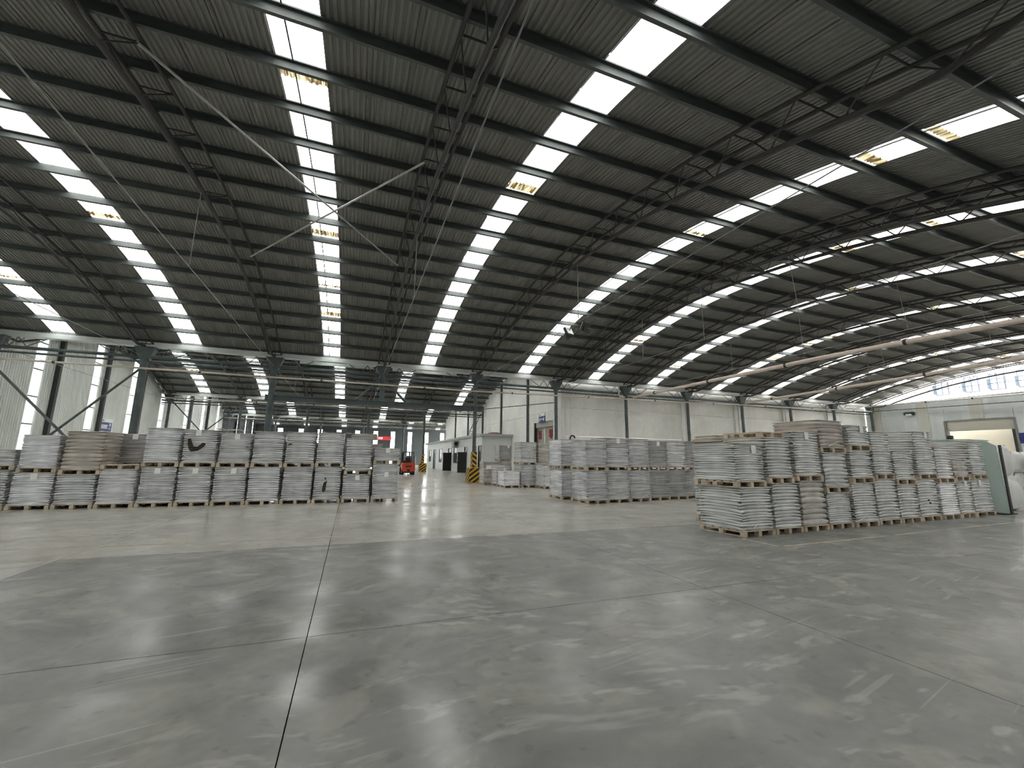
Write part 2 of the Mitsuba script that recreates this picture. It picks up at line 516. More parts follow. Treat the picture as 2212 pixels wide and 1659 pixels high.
_desc0 = {0: 'thick dark steel column behind the left end of the pallet row', 1: 'dark steel column rising at the far end of the cross bracing left', 2: 'dark steel column carrying the left end of the horizontal transfer beam',
          3: 'short stub column standing on the middle of the transfer beam', 4: 'dark steel column with large striped guard block beside the office', 5: 'dark steel column at the wall corner next to the red lettered door',
          6: 'dark steel column where the long pink pipe starts', 7: 'dark steel column with white downpipe behind the tallest right pallets', 8: 'dark steel column where the second pink pipe starts',
          9: 'dark steel column with a small black box, near the end wall', 10: 'last full dark steel column before the end wall', 11: 'dark steel column in the far corner at the end wall'}
for k, x in enumerate(GX):
    if k == 3:
        column(x, 28.2, 0.15, _desc0[k], None, z0=5.2)
    elif k in (0, 1, 2):
        column(x + (0.15 if k == 0 else 0), 28.2, 0.18, _desc0[k], None)
    else:
        column(x - (0.35 if k == 11 else 0), 28.2, 0.125, _desc0[k], None)
for j, (yy, nm) in enumerate(((50.3, 'second'), (72.0, 'third'))):
    for k, x in enumerate(GX[:5]):
        lab = ['dark column in the %s eave line, close to the left wall' % nm, 'dark column in the %s eave line, second from the left wall' % nm, 'dark column in the %s eave line, third from the left wall' % nm,
               'dark column in the %s eave line, left of the forklift aisle' % nm, 'slim dark column with small striped guard block beyond the forklift' if j == 0 else 'dark column in the third eave line, nearest the office end'][k]
        column(x + (0.2 if k == 0 else 0), yy, 0.13 if j == 0 else 0.14, lab, None)

# striped guards at two columns


def guard(x, y, s, label):
    g = thing('column_guard', label, 'column guard')
    h = 0.98 * s / 0.84
    P(f'{g}__block', rbx(x - s / 2, x + s / 2, y - s / 2, y + s / 2, 0, h, 0.03), 'hazard_yellow')
    wrap = 0.17
    P(f'{g}__sleeve', rbx(x - wrap, x + wrap, y - wrap, y + wrap, h, h + 1.05, 0.015), 'hazard_yellow')
    for face in ('front', 'side'):
        for (hw, z0, z1, n, sl) in ((s / 2 - 0.015, 0.015, h - 0.015, 3, 1.0), (wrap - 0.008, h + 0.03, h + 1.04, 3, -1.0)):
            W = 2 * hw
            stripe = (z1 - z0) / (2 * n) if n else 1
            clip = sbox(-hw, z0, hw, z1)
            for i in range(-3, n + 3):
                zb = z0 + (2 * i + 0.2) * stripe
                pg = Polygon([(-hw, zb), (hw, zb + sl * W * 0.72), (hw, zb + sl * W * 0.72 + stripe), (-hw, zb + stripe)]).intersection(clip)
                if pg.is_empty or pg.area < 1e-4 or pg.geom_type != 'Polygon':
                    continue
                if face == 'front':
                    P(f'{g}__stripe', prism(np.array([(x + p, q) for p, q in pg.exterior.coords[:-1]]), 'y', y - hw - 0.024, y - hw - 0.006), 'hazard_black')
                else:
                    P(f'{g}__stripe', prism(np.array([(y - p, q) for p, q in pg.exterior.coords[:-1]]), 'x', x - hw - 0.024, x - hw - 0.006), 'hazard_black')
    return g


guard(GX[4], 28.2, 0.84, 'large yellow and black striped guard block at the office column')
guard(GX[4], 50.3, 0.84, 'smaller looking striped yellow guard block behind the red forklift')

# gutters, beams and pipes along the eaves


def eave(y, x0, x1, word, slope=0.0):
    g = thing('eave_gutter', f'pale grey box gutter along the {word} eave line', 'gutter')
    pts = np.array([(y - 0.22, 7.44), (y - 0.22, 7.70), (y - 0.20, 7.70), (y - 0.20, 7.46), (y + 0.20, 7.46), (y + 0.20, 7.70), (y + 0.22, 7.70), (y + 0.22, 7.44)])
    xs = [x0] + [x for x in GX if x0 < x < x1] + [x1]
    for a, b in zip(xs[:-1], xs[1:]):
        P(f'{g}__trough', prism(pts, 'x', a + 0.02, b - 0.02), 'gutter_steel')
    t = thing('eave_beam', f'dark double tube beam below the {word} gutter', 'beam')
    P(f'{t}__upper_tube', tube([(x0, y, 6.88), (x1, y, 6.88)], 0.085, 10), 'painted_steel', 40)
    P(f'{t}__lower_tube', tube([(x0, y, 6.62), (x1, y, 6.62)], 0.055, 10), 'painted_steel', 40)
    for x in xs[1:-1] if len(xs) > 2 else []:
        for sx in (-1, 1):
            zig = [(x + sx * 0.45, y, 7.42), (x + sx * 0.7, y, 6.95), (x + sx * 1.0, y, 7.42), (x + sx * 1.35, y, 6.95), (x + sx * 2.1, y, 7.40)]
            P(f'{t}__knee_lattice', cat(*[tube([p, q], 0.022, 6) for p, q in zip(zig[:-1], zig[1:])]), 'painted_steel')


eave(28.2, XL + 0.1, XR - 0.3, 'first')
eave(50.3, XL + 0.1, XW - 0.1, 'second')
eave(72.0, XL + 0.1, XW - 0.1, 'third')

k = thing('transfer_beam', 'dark steel beam spanning two columns in place of a removed column', 'beam')
P(f'{k}__flange', cat(bx(-5.0, 8.5, 28.06, 28.34, 5.13, 5.17), bx(-5.0, 8.5, 28.06, 28.34, 4.81, 4.85)), 'painted_steel')
P(f'{k}__web', bx(-5.0, 8.5, 28.185, 28.215, 4.84, 5.14), 'painted_steel')
for sx in (-1, 1):
    P(f'{k}__strut', tube([(GX[3] + sx * 0.16, 28.2, 6.6), (GX[3] + sx * 1.5, 28.2, 5.2)], 0.08, 8), 'painted_steel')


def pipe_run(name, label, pts, r, m, clips=0, cat_='pipe'):
    t = thing(name, label, cat_)
    P(f'{t}__run', tube(pts, r, 12), m, 40)
    p = np.asarray(pts, float)
    seg = np.linalg.norm(np.diff(p, axis=0), axis=1)
    for i in range(clips):
        d = (i + 0.5) / clips * seg.sum()
        j = int(np.searchsorted(np.cumsum(seg), d))
        dd = (p[j + 1] - p[j]) / seg[j]
        c = p[j] + dd * (d - (np.cumsum(seg)[j] - seg[j]))
        P(f'{t}__clamp', tube([c - dd * 0.05, c + dd * 0.05], r * 1.28, 10), 'truss_steel')
    return t


pipe_run('service_pipe', 'long cream pipe running along the first column line', [(XL + 0.1, 27.93, 6.2), (8.0, 27.93, 6.2), (20.4, 27.93, 6.4), (33, 27.93, 6.62), (51.3, 27.93, 6.95)], 0.055, 'cream_pipe', 11)
pipe_run('service_pipe', 'cream pipe running along the second column line', [(XL + 0.1, 50.05, 7.1), (XW - 0.2, 50.05, 7.1)], 0.07, 'cream_pipe', 6)
pipe_run('service_pipe', 'cream pipe running along the third column line', [(XL + 0.1, 71.75, 7.0), (XW - 0.2, 71.75, 7.0)], 0.07, 'cream_pipe', 6)
pipe_run('roof_pipe', 'thick pinkish pipe crossing the hall below the vault, nearer one', [(20.75, 27.6, 6.55), (20.6, 13, 6.5), (20.4, 6.4, 6.30), (20.4, 2.0, 6.25)], 0.10, 'pink_pipe', 5)
pipe_run('roof_pipe', 'thick pinkish pipe crossing the hall, farther from the camera', [(33, 27.75, 6.82), (33, 17.3, 6.98), (33, 10.7, 7.18), (33, 2.0, 7.3)], 0.10, 'pink_pipe', 5)
pipe_run('roof_pipe', 'white pipe hung along the end wall below the open gable', [(50.7, 28.0, 7.45), (50.7, 17.0, 7.25), (50.7, 2.0, 7.1)], 0.075, 'pvc_white', 8)
pipe_run('conduit', 'thin conduit strung along the end wall under the white pipe', [(51.2, 28.0, 6.95), (51.2, 17.0, 6.72), (51.2, 2.0, 6.6)], 0.03, 'post_steel', 6)
pipe_run('drain_elbow', 'white bent drain pipe under the gutter by the long pink pipe', [(19.65, 28.0, 7.42), (19.65, 28.0, 6.72), (19.7, 28.0, 6.62), (20.2, 28.0, 6.55)], 0.06, 'pvc_white', 0)

# cross bracing between columns


def rod(name, label, pts, r, m='painted_steel', c='brace'):
    t = thing(name, label, c)
    scene_key = t
    scene[scene_key] = mikit.ply(tube(pts, r, 8), m, 40)
    return t


rod('cross_brace', 'dark brace tube slanting down to the right at the left edge', [(GX[0] + 0.2, 28.1, 6.05), (-12.4, 28.1, 1.15)], 0.06)
rod('cross_brace', 'dark brace tube slanting down leftward from the first column', [(GX[1] - 0.15, 28.28, 6.25), (-15.7, 28.28, 0.9)], 0.055)
rod('cross_brace', 'thin far brace slanting down rightward below the second eave', [(-17.0, 50.2, 7.0), (-11.6, 50.2, 1.2)], 0.06)
rod('cross_brace', 'thin far brace slanting down leftward below the second eave', [(-11.2, 50.36, 6.6), (-16.6, 50.36, 1.2)], 0.06)


def up(y, a, b, off):
    """The point under the roof sheet of the vault (a, b) at y, off metres inside it."""
    c, s, R, zc = arc(a, b)
    return zc + np.sqrt((R - off) ** 2 - (y - c) ** 2)


a, b = ROWS[0], ROWS[1]
rod('roof_brace', 'slim pale roof brace rod from the left truss down to the right', [(-4.4, 8.9, up(8.9, a, b, 0.36)), (1.3, 17.6, up(17.6, a, b, 0.36))], 0.032, 'brace_steel')
rod('roof_brace', 'slim pale roof brace rod from the right truss down to the left', [(1.3, 10.4, up(10.4, a, b, 0.42)), (-4.4, 18.7, up(18.7, a, b, 0.42))], 0.032, 'brace_steel')
rod('roof_brace', 'slim dark roof brace rod over the second hall, rising rightward', [(14.7, 29.6, 6.0), (8.2, 49.0, 6.6)], 0.03, 'truss_steel')


def truss(x, a, b, label, tie=True, n=20, hw=0.34, dep=0.62, hang=(0,), group=None):
    t = thing('roof_truss', label, 'roof truss', group)
    c, s, R, zc = arc(a, b)
    U = R * math.asin(s / R) - 0.15
    uu = np.linspace(-U, U, 2 * n + 1)

    def q(u, off):
        y, z = arc_pts(a, b, u, -off)
        return y, z
    for sx in (-1, 1):
        y, z = q(uu, 0.28)
        P(f'{t}__top_chord', tube(np.stack([np.full_like(y, x + sx * hw), y, z], 1), 0.044, 7), 'truss_steel', 40)
    # the lower chord runs in to meet the upper ones at both ends
    dd = 0.28 + dep * np.clip((U - np.abs(uu)) / 1.3 + 0.25, 0, 1)
    y, z = q(uu, dd)
    P(f'{t}__bottom_chord', tube(np.stack([np.full_like(y, x), y, z], 1), 0.060, 8), 'truss_steel', 40)
    bars, rungs = [], []
    for i in range(0, 2 * n + 1):
        yt, zt = q(uu[i], 0.28)
        if i % 2 == 0:
            for sx in (-1, 1):
                for j in ((i - 1,) if sx > 0 else (i + 1,)):
                    if 0 <= j <= 2 * n:
                        bars.append(tube([(x + sx * hw, yt, zt), (x, y[j], z[j])], 0.017, 5))
            rungs.append(tube([(x - hw, yt, zt), (x + hw, yt, zt)], 0.020, 6))
    k = P(f'{t}__lacing', cat(*bars), 'truss_steel')
    for r_ in rungs:
        P(f'{t}__rung', r_, 'truss_steel')
    if tie:
        yy = np.linspace(a + 0.4, b - 0.3, 9)
        zt = 6.86 - 0.0 * yy
        P(f'{t}__tie_rod', tube(np.stack([np.full_like(yy, x), yy, zt], 1), 0.014, 6), 'galvanized', 40)
        for h in hang:
            yh = c - 1.2 + h
            yb, zb = q(yh - c, 0.28 + dep)
            P(f'{t}__hanger', tube([(x, yh, 6.86), (x, yb, zb)], 0.011, 5), 'galvanized')
    return t


for k, x in enumerate(GX[:-1]):
    truss(x, a, b, f'curved lattice truss under the front vault, {ORD[k]} from the left', hang=(0,) if k < 5 else (-4.2, 0, 4.2), group=None, n=18)
truss(GX[5] + 0.95, a, b, 'doubled lattice truss beside the truss at the wall corner column', tie=False, n=18)
truss(XR - 0.5, a, b, 'last lattice truss, standing in the open gable of the end wall', tie=False, n=18)
for vi, (p, q) in enumerate(((ROWS[1], ROWS[2]), (ROWS[2], ROWS[3]))):
    for k, x in enumerate(GX[:5]):
        truss(x + (0.3 if k == 0 else 0), p, q, f'curved lattice truss under the {["second", "third"][vi]} vault, {ORD[k]} from the left wall', tie=vi == 0, n=13)

# translucent strips added in place of the sky glimpsed between the vaults
fl = thing('sky_glimpse_strip', 'translucent strip added for the sky glimpsed above the first gutter', 'sky_strip')
for (x0, x1) in ((-3.4, 1.0), (2.2, 6.6)):
    P(f'{fl}__strip', bx(x0, x1, 28.62, 28.64, 7.30, 7.62), 'wall_fibreglass')

# floodlights hung on the fourth tie rod
for (dx, dy, rot, lab) in ((-0.12, 14.25, 200, 'grey floodlight hung under the vault, glass facing the camera'), (0.12, 13.45, 20, 'dark floodlight hung under the vault, turned away')):
    f = thing('floodlight', lab, 'floodlight')
    base = (GX[4] + dx, dy, 6.62)
    hous = rbx(-0.20, 0.20, -0.10, 0.02, -0.19, 0.19, 0.03)
    tilt = trimesh.transformations.rotation_matrix(math.radians(28), [1, 0, 0])

    def put(m):
        m = m.copy()
        m.apply_transform(tilt)
        return turn(m, rot, base)
    P(f'{f}__housing', put(hous), 'post_steel')
    P(f'{f}__lens', put(bx(-0.17, 0.17, 0.018, 0.032, -0.16, 0.16)), 'glass_lamp')
    P(f'{f}__ballast_box', put(rbx(-0.13, 0.13, -0.24, -0.10, -0.2, -0.03, 0.02)), 'post_steel')
    P(f'{f}__yoke', tube([(base[0], base[1], 6.62), (GX[4], base[1], 6.865)], 0.02, 6), 'post_steel')

# ------------------------------------------------------------------ left wall: ribbed sheets and translucent strips
WL = struct('wall_left', 'ribbed pale grey steel wall with translucent strips')


def rib_wall(key, xw, y0, y1, ztop, m, pitch=0.19):
    n = max(2, round((y1 - y0) / pitch))
    prof = np.array([(0, 0), (0.14, 0), (0.22, 1), (0.92, 1)])
    s = np.concatenate([(k + prof[:, 0]) / n for k in range(n)] + [[1.0]])
    h = np.concatenate([prof[:, 1]] * n + [[0.0]])
    ys = y0 + s * (y1 - y0)
    zt = ztop(ys)
    lo = np.stack([xw + 0.045 * h, ys, np.full_like(ys, 0.02)], 1)
    hi = np.stack([xw + 0.045 * h, ys, zt], 1)
    P(key, grid_mesh(np.stack([lo, hi], 1)), m)


def wall_top(y):
    y = np.asarray(y, float)
    z = np.zeros_like(y)
    for p, q in zip([-20.6] + ROWS[:-1], ROWS):
        k = (y >= p - 1e-6) & (y <= q + 1e-6)
        z = np.where(k, roof_z(np.clip(y, p, q), p, q) - 0.02, z)
    return z


strips_y = [32.9, 38.9, 44.5, 50.75, 57.4, 63.0, 69.3, 75.0, 80.5, 86.3, 92.0]
strip_w = 0.92
for yc in (-18.0, -12, -6, 0.5, 5, 11, 17, 23):
    pass
edges = [-20.6] + [v for s in [-12.0, -4.0, 5.0, 11.0, 17.0, 23.5] + strips_y for v in (s - strip_w / 2, s + strip_w / 2)] + [94.5]
for e0, e1 in zip(edges[::2], edges[1::2]):
    cuts = [e0] + [r for r in ROWS[:-1] if e0 + 0.05 < r < e1 - 0.05] + [e1]
    for c0, c1 in zip(cuts[:-1], cuts[1:]):
        m_ = max(1, round((c1 - c0) / 1.9))
        w = np.linspace(c0, c1, m_ + 1)
        for j in range(m_):
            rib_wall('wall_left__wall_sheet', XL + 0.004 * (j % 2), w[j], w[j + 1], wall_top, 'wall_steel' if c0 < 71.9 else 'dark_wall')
for yc in [-12.0, -4.0, 5.0, 11.0, 17.0, 23.5] + strips_y:
    zt = float(wall_top(yc))
    zs = np.arange(0.05, zt, 1.62)
    zs = list(zs) + [zt]
    if zs[-1] - zs[-2] < 0.5:
        zs.pop(-2)
    for z0, z1 in zip(zs[:-1], zs[1:]):
        P('wall_left__translucent_panel', bx(XL - 0.004, XL, yc - strip_w / 2, yc + strip_w / 2, z0 + 0.02, z1 - 0.02), 'wall_fibreglass')
        P('wall_left__girt', bx(XL - 0.10, XL - 0.012, yc - strip_w / 2 - 0.2, yc + strip_w / 2 + 0.2, z1 - 0.04, z1 + 0.04), 'post_steel')
for i, yp in enumerate((34.4, 39.95, 45.9, 58.3, 64.5, 79.0, 87.0)):
    k = thing('wall_post', f'narrow dark post against the left wall, {ORD[i]} from the front', 'post')
    P(f'{k}__web', bx(XL + 0.05, XL + 0.28, yp - 0.07, yp + 0.07, 0, float(wall_top(yp)) - 0.25), 'post_steel')
    P(f'{k}__flange', bx(XL + 0.28, XL + 0.30, yp - 0.11, yp + 0.11, 0, float(wall_top(yp)) - 0.25), 'post_steel')
# verge trim under the second vault at the left wall
yy = np.linspace(29.5, 50.0, 20)
vt = struct('trim_1')
scene[vt] = mikit.ply(tube(np.stack([np.full_like(yy, XL + 0.22), yy, roof_z(yy, 28.2, 50.3) - 0.42], 1), 0.06, 6), 'galvanized', 40)

# ------------------------------------------------------------------ far wall with tall windows, rear wall
WF = struct('wall_far', 'dark far wall with tall bright windows')
wins = [-13.4, -9.7, -6.2, -2.6, 1.0, 4.65, 8.2, 11.8, 15.4, 18.9, 22.4]
edges = [XL] + [v for s in wins for v in (s - 0.5, s + 0.5)] + [26.0]
for e0, e1 in zip(edges[::2], edges[1::2]):
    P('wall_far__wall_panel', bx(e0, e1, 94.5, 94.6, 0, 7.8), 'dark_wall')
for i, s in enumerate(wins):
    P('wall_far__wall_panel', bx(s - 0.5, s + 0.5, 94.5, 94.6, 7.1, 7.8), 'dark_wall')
    w = f'wall_far__window' if i == 0 else f'wall_far__window_{i:03d}'
    zs = np.linspace(0.3, 7.1, 7)
    P('wall_far__window', cat(bx(s - 0.5, s - 0.46, 94.44, 94.56, 0.3, 7.1), bx(s + 0.46, s + 0.5, 94.44, 94.56, 0.3, 7.1), *[bx(s - 0.46, s + 0.46, 94.44, 94.56, z - 0.015, z + 0.015) for z in zs]), 'frame_dark')
    for z0, z1 in zip(zs[:-1], zs[1:]):
        P(f'{w}__pane', bx(s - 0.46, s + 0.46, 94.53, 94.535, z0 + 0.015, z1 - 0.015), 'window_glass')
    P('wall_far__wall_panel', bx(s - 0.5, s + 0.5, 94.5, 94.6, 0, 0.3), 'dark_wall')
WRr = struct('wall_rear')
for x0 in np.arange(XL, XR - 1, 8.7):
    P('wall_rear__wall_panel', bx(x0 + 0.01, min(x0 + 8.69, XR), -20.7, -20.6, 0, 7.85), 'plaster')

# ------------------------------------------------------------------ plastered walls on the right
WR = struct('wall_right', 'pale grey plastered block wall rising to the second vault')
posts_y = [35.4, 42.8, 49.7, 56.7, 64.3]
DY0, DY1, DZ = 30.4, 34.25, 4.72


def wpoly(y0, y1, z0, z1):
    if z1 is not None:
        return np.array([(y0, z0), (y1, z0), (y1, z1), (y0, z1)])
    yy = np.linspace(y0, y1, 7)
    return np.array([(y0, z0), (y1, z0)] + [(y, float(roof_z(y, 28.2, 50.3) if y <= 50.3 else roof_z(y, 50.3, 72.0)) - 0.03) for y in yy[::-1]])


joints = [28.95, 35.4, 39.1, 42.8, 46.2, 50.29, 56.7, 64.3, 71.95]
for y0, y1 in zip(joints[:-1], joints[1:]):
    for z0, z1 in ((0.0, 2.7), (2.7, 5.48), (5.48, None)):
        g = 0.008
        if y0 < 30 and z0 < 5:
            if z0 == 0.0:
                for (p, q, zz0, zz1) in ((y0, DY0, 0, 2.7), (DY1, y1, 0, 2.7)):
                    P('wall_right__wall_panel', prism(wpoly(p + g, q - g, zz0, zz1 - g), 'x', XW, XW + 0.3), 'plaster')
            else:
                for (p, q, zz0, zz1) in ((y0, DY0, 2.7, DZ), (DY1, y1, 2.7, DZ), (y0, y1, DZ, 5.48)):
                    P('wall_right__wall_panel', prism(wpoly(p + g, q - g, zz0, zz1 - g), 'x', XW, XW + 0.3), 'plaster')
            continue
        P('wall_right__wall_panel', prism(wpoly(y0 + g, y1 - g, z0 + (g if z0 else 0), None if z1 is None else z1 - g), 'x', XW, XW + 0.3), 'plaster')
for i, yp in enumerate(posts_y):
    k = thing('wall_post', f'slim grey post on the pale right wall, {ORD[i]} from the red lettered door', 'post')
    z1 = float(roof_z(yp, 28.2, 50.3) if yp < 50.3 else roof_z(yp, 50.3, 72)) - 0.3
    z0 = 0.0 if yp < 39.7 else 4.05
    P(f'{k}__web', bx(XW - 0.19, XW - 0.004, yp - 0.05, yp + 0.05, z0, z1), 'painted_steel')
    P(f'{k}__flange', bx(XW - 0.21, XW - 0.19, yp - 0.09, yp + 0.09, z0, z1), 'painted_steel')

WB = struct('wall_back', 'pale plastered wall behind the first column line')
jx = [15.0, 15.75, 21.0, 26.9, 33.1, 39.4, 45.5, 51.75]
for x0, x1 in zip(jx[:-1], jx[1:]):
    for z0, z1 in ((0.0, 3.38), (3.38, 5.56), (5.56, 7.9)):
        g = 0.008
        P('wall_back__wall_panel', bx(x0 + g + (0.31 if x0 == 15.0 else 0), x1 - g, 28.95, 29.2, z0 + (g if z0 else 0), z1 - g), 'plaster')
P('wall_back__coping', bx(15.0, 51.75, 28.25, 29.25, 7.92, 7.98), 'gutter_steel')
for i, x0 in enumerate((27.45, 33.6, 39.75, 45.8)):
    k = thing('downpipe', f'white downpipe on the pale wall beside a column, {ORD[i]} from the left', 'downpipe')
    P(f'{k}__pipe', tube([(x0 - 0.4, 28.83, 0.1), (x0 - 0.4, 28.83, 7.4)], 0.075, 12), 'pvc_white', 40)
    for z in (2.0, 4.4, 6.6):
        P(f'{k}__bracket', bx(x0 - 0.5, x0 - 0.3, 28.83, 28.955, z - 0.03, z + 0.03), 'galvanized')
for i, x0 in enumerate((26.85, 33.05, 39.3, 45.4)):
    P('wall_back__pilaster', bx(x0 - 0.22, x0 + 0.2, 28.80, 28.945, 0, 7.85), 'plaster')

# the red lettered door in the right wall
D1 = struct('door_1', 'pale sliding door with red characters below a roller shutter')
P('door_1__jamb', bx(XW + 0.05, XW + 0.55, DY1 - 0.05, DY1 + 0.02, 0, DZ), 'end_plaster')
P('door_1__jamb', bx(XW + 0.05, XW + 0.55, DY0 - 0.02, DY0 + 0.05, 0, DZ), 'end_plaster')
P('door_1__guide_rail', bx(XW + 0.02, XW + 0.2, DY1 - 0.2, DY1 - 0.05, 0, DZ), 'hazard_black')
for i in range(3):
    z = DZ - 0.15 * (i + 1)
    P('door_1__shutter_slat', prism(np.array([(XW + 0.12, z), (XW + 0.17, z + 0.02), (XW + 0.17, z + 0.12), (XW + 0.12, z + 0.14)]), 'y', DY0 + 0.05, DY1 - 0.2), 'shutter_slat')
l1 = P('door_1__leaf', bx(XW + 0.30, XW + 0.36, 32.72, DY1 - 0.06, 0.02, 4.25), 'door_leaf')
l2 = P('door_1__leaf', bx(XW + 0.30, XW + 0.36, DY0 + 0.06, 32.66, 0.02, 4.25), 'door_leaf')
P('door_1__lintel', bx(XW + 0.22, XW + 0.5, DY0 + 0.05, DY1 - 0.05, 4.25, DZ), 'door_leaf')


def on_x_wall(m, x, y, z, mirror=False):
    """Puts lettering made in x,z onto a wall that faces -x: it reads towards -y."""
    m = m.copy()
    v = m.vertices.copy()
    m.vertices = np.stack([x + v[:, 1], y - v[:, 0], z + v[:, 2]], 1)
    m.fix_normals()
    return m


c1, c2 = han('当', 0.78, 0.012, 3), han('零', 0.78, 0.012, 3)
P('door_1__character', on_x_wall(c1, XW + 0.297, 33.98, 4.08), 'char_red')
P('door_1__character', on_x_wall(c2, XW + 0.297, 31.85, 4.05), 'char_red')


def wall_sign(label, face, at, w, h, text, m=None):
    """A sign on a wall: white band over a blue field with white characters. face: '-x', '+x' or '-y'."""
    k = thing('wall_sign', label, 'sign')
    pcs = [('plate', bx(0, w, -0.03, 0, -h, 0), 'sign_blue'), ('top_band', bx(0, w, -0.036, 0.0, -h * 0.3, 0.0), 'sign_white')]
    t = han(text, h * 0.36, 0.008, 2)
    ext = t.bounds[1][0] - t.bounds[0][0]
    s = min(1.0, w * (0.62 if len(text) > 4 else 0.84) / ext)
    t.vertices[:, 0] = (t.vertices[:, 0] - t.bounds[0][0]) * s + w * 0.07
    t.vertices[:, 2] += -h * 0.46
    t.vertices[:, 1] -= 0.03
    pcs.append(('lettering', t, 'sign_white'))
    lg = cat(bx(w * 0.08, w * 0.14, -0.042, -0.03, -h * 0.24, -h * 0.12), bx(w * 0.16, w * 0.36, -0.042, -0.03, -h * 0.21, -h * 0.14))
    pcs.append(('logo', lg, 'sign_blue'))
    if len(text) > 4:
        ring = trimesh.creation.annulus(h * 0.07, h * 0.13, 0.008, sections=20)
        v = ring.vertices.copy()
        ring.vertices = np.stack([v[:, 0] + w * 0.85, v[:, 2] - 0.036, v[:, 1] - h * 0.48], 1)
        pcs.append(('emblem', ring, 'sign_white'))
        pcs.append(('small_text', cat(bx(w * 0.78, w * 0.93, -0.036, -0.03, -h * 0.74, -h * 0.70), bx(w * 0.78, w * 0.93, -0.036, -0.03, -h * 0.85, -h * 0.81)), 'sign_white'))
    for nm, m_, mm in pcs:
        v = m_.vertices.copy()
        if face == '-x':
            v = np.stack([at[0] + v[:, 1], at[1] - v[:, 0], at[2] + v[:, 2]], 1)
        elif face == '+x':
            v = np.stack([at[0] - v[:, 1], at[1] + v[:, 0], at[2] + v[:, 2]], 1)
        else:
            v = v + np.array(at)
        m_ = trimesh.Trimesh(v, m_.faces, process=False)
        m_.fix_normals()
        P(f'{k}__{nm}', m_, mm)


wall_sign('blue and white sign above the red lettered door on the right wall', '-x', (XW - 0.005, 33.15, 5.43), 1.3, 0.62 * 1.25, '生产一部')
wall_sign('blue and white sign on the ribbed left wall behind the pallets', '+x', (XL + 0.045, 40.15, 4.28), 1.9, 0.95, '成品放置区')
k = thing('wall_sign', 'blue sign with white discs on the end wall right of the roller door', 'sign')
P(f'{k}__plate', bx(XR - 0.04, XR - 0.004, 16.3, 17.9, 3.35, 4.2), 'sign_blue')
for yy_, zz_, rr_ in ((17.3, 4.0, 0.12), (17.3, 3.62, 0.17)):
    P(f'{k}__disc', tube([(XR - 0.055, yy_, zz_), (XR - 0.04, yy_, zz_)], rr_, 16), 'sign_white')

# red banner on the far side
bn = thing('banner', 'red banner with pale characters hung before the far windows', 'banner')
P(f'{bn}__cloth', bx(3.6, 7.85, 94.2, 94.22, 5.2, 6.0), 'banner_red')
for x_ in (3.7, 7.75):
    P(f'{bn}__bracket', bx(x_ - 0.02, x_ + 0.02, 94.21, 94.5, 5.94, 5.98), 'galvanized')
t = han('求发展', 0.52, 0.01, 2)
t.apply_translation((4.6, 94.2, 5.88))
P(f'{bn}__lettering', t, 'sign_white')

# ------------------------------------------------------------------ end wall: open gable, roller door, neighbouring building
WE = struct('wall_end', 'grey end wall below an open gable with a wide roller door')


def epanel(y0, y1, z0, z1, m='end_plaster'):
    g = 0.006
    P('wall_end__wall_panel', bx(XR, XR + 0.25, y0 + g, y1 - g, z0, z1 - g), m)


for (y0, y1, z0, z1) in ((25.6, 28.9, 0, 6.35), (22.46, 25.6, 0, 6.35), (14.6, 18.0, 0, 6.35), (18.0, 22.46, 5.53, 6.35), (22.46, 28.9, 6.35, 7.5), (14.6, 22.46, 6.35, 7.5),
                         (1.6, 14.6, 5.2, 7.5), (-20.6, 1.6, 0, 7.8), (1.6, 4.0, 0, 5.2)):
    epanel(y0, y1, z0, z1)
P('wall_end__coping', bx(XR - 0.1, XR + 0.32, 1.6, 28.9, 7.5, 7.58), 'facade')
yy = np.linspace(-20.6, 1.6, 12)
P('wall_end__gable_panel', prism(np.array([(1.6, 7.8), (-20.6, 7.8)] + [(y, float(roof_z(y, -20.6, 1.6)) - 0.02) for y in yy]), 'x', XR, XR + 0.2), 'end_plaster')
for (y0, z0, z1) in ((27.9, 0, 7.45), (24.0, 0, 7.45), (20.2, 5.6, 7.45)):
    P('wall_end__pilaster', bx(XR - 0.10, XR - 0.002, y0 - 0.42, y0 + 0.42, z0, z1), 'pilaster_beige')
D2 = struct('door_2', 'half open roller shutter door in the end wall')
P('door_2__frame', cat(bx(XR - 0.06, XR + 0.35, 22.40, 22.56, 0, 5.53), bx(XR - 0.06, XR + 0.35, 17.92, 18.06, 0, 5.53), bx(XR - 0.06, XR + 0.35, 18.0, 22.5, 5.45, 5.56)), 'galvanized')
for i in range(8):
    z = 5.44 - 0.11 * (i + 1)
    P('door_2__shutter_slat', prism(np.array([(XR + 0.05, z), (XR + 0.10, z + 0.015), (XR + 0.10, z + 0.09), (XR + 0.05, z + 0.105)]), 'y', 18.07, 22.39), 'shutter_slat')
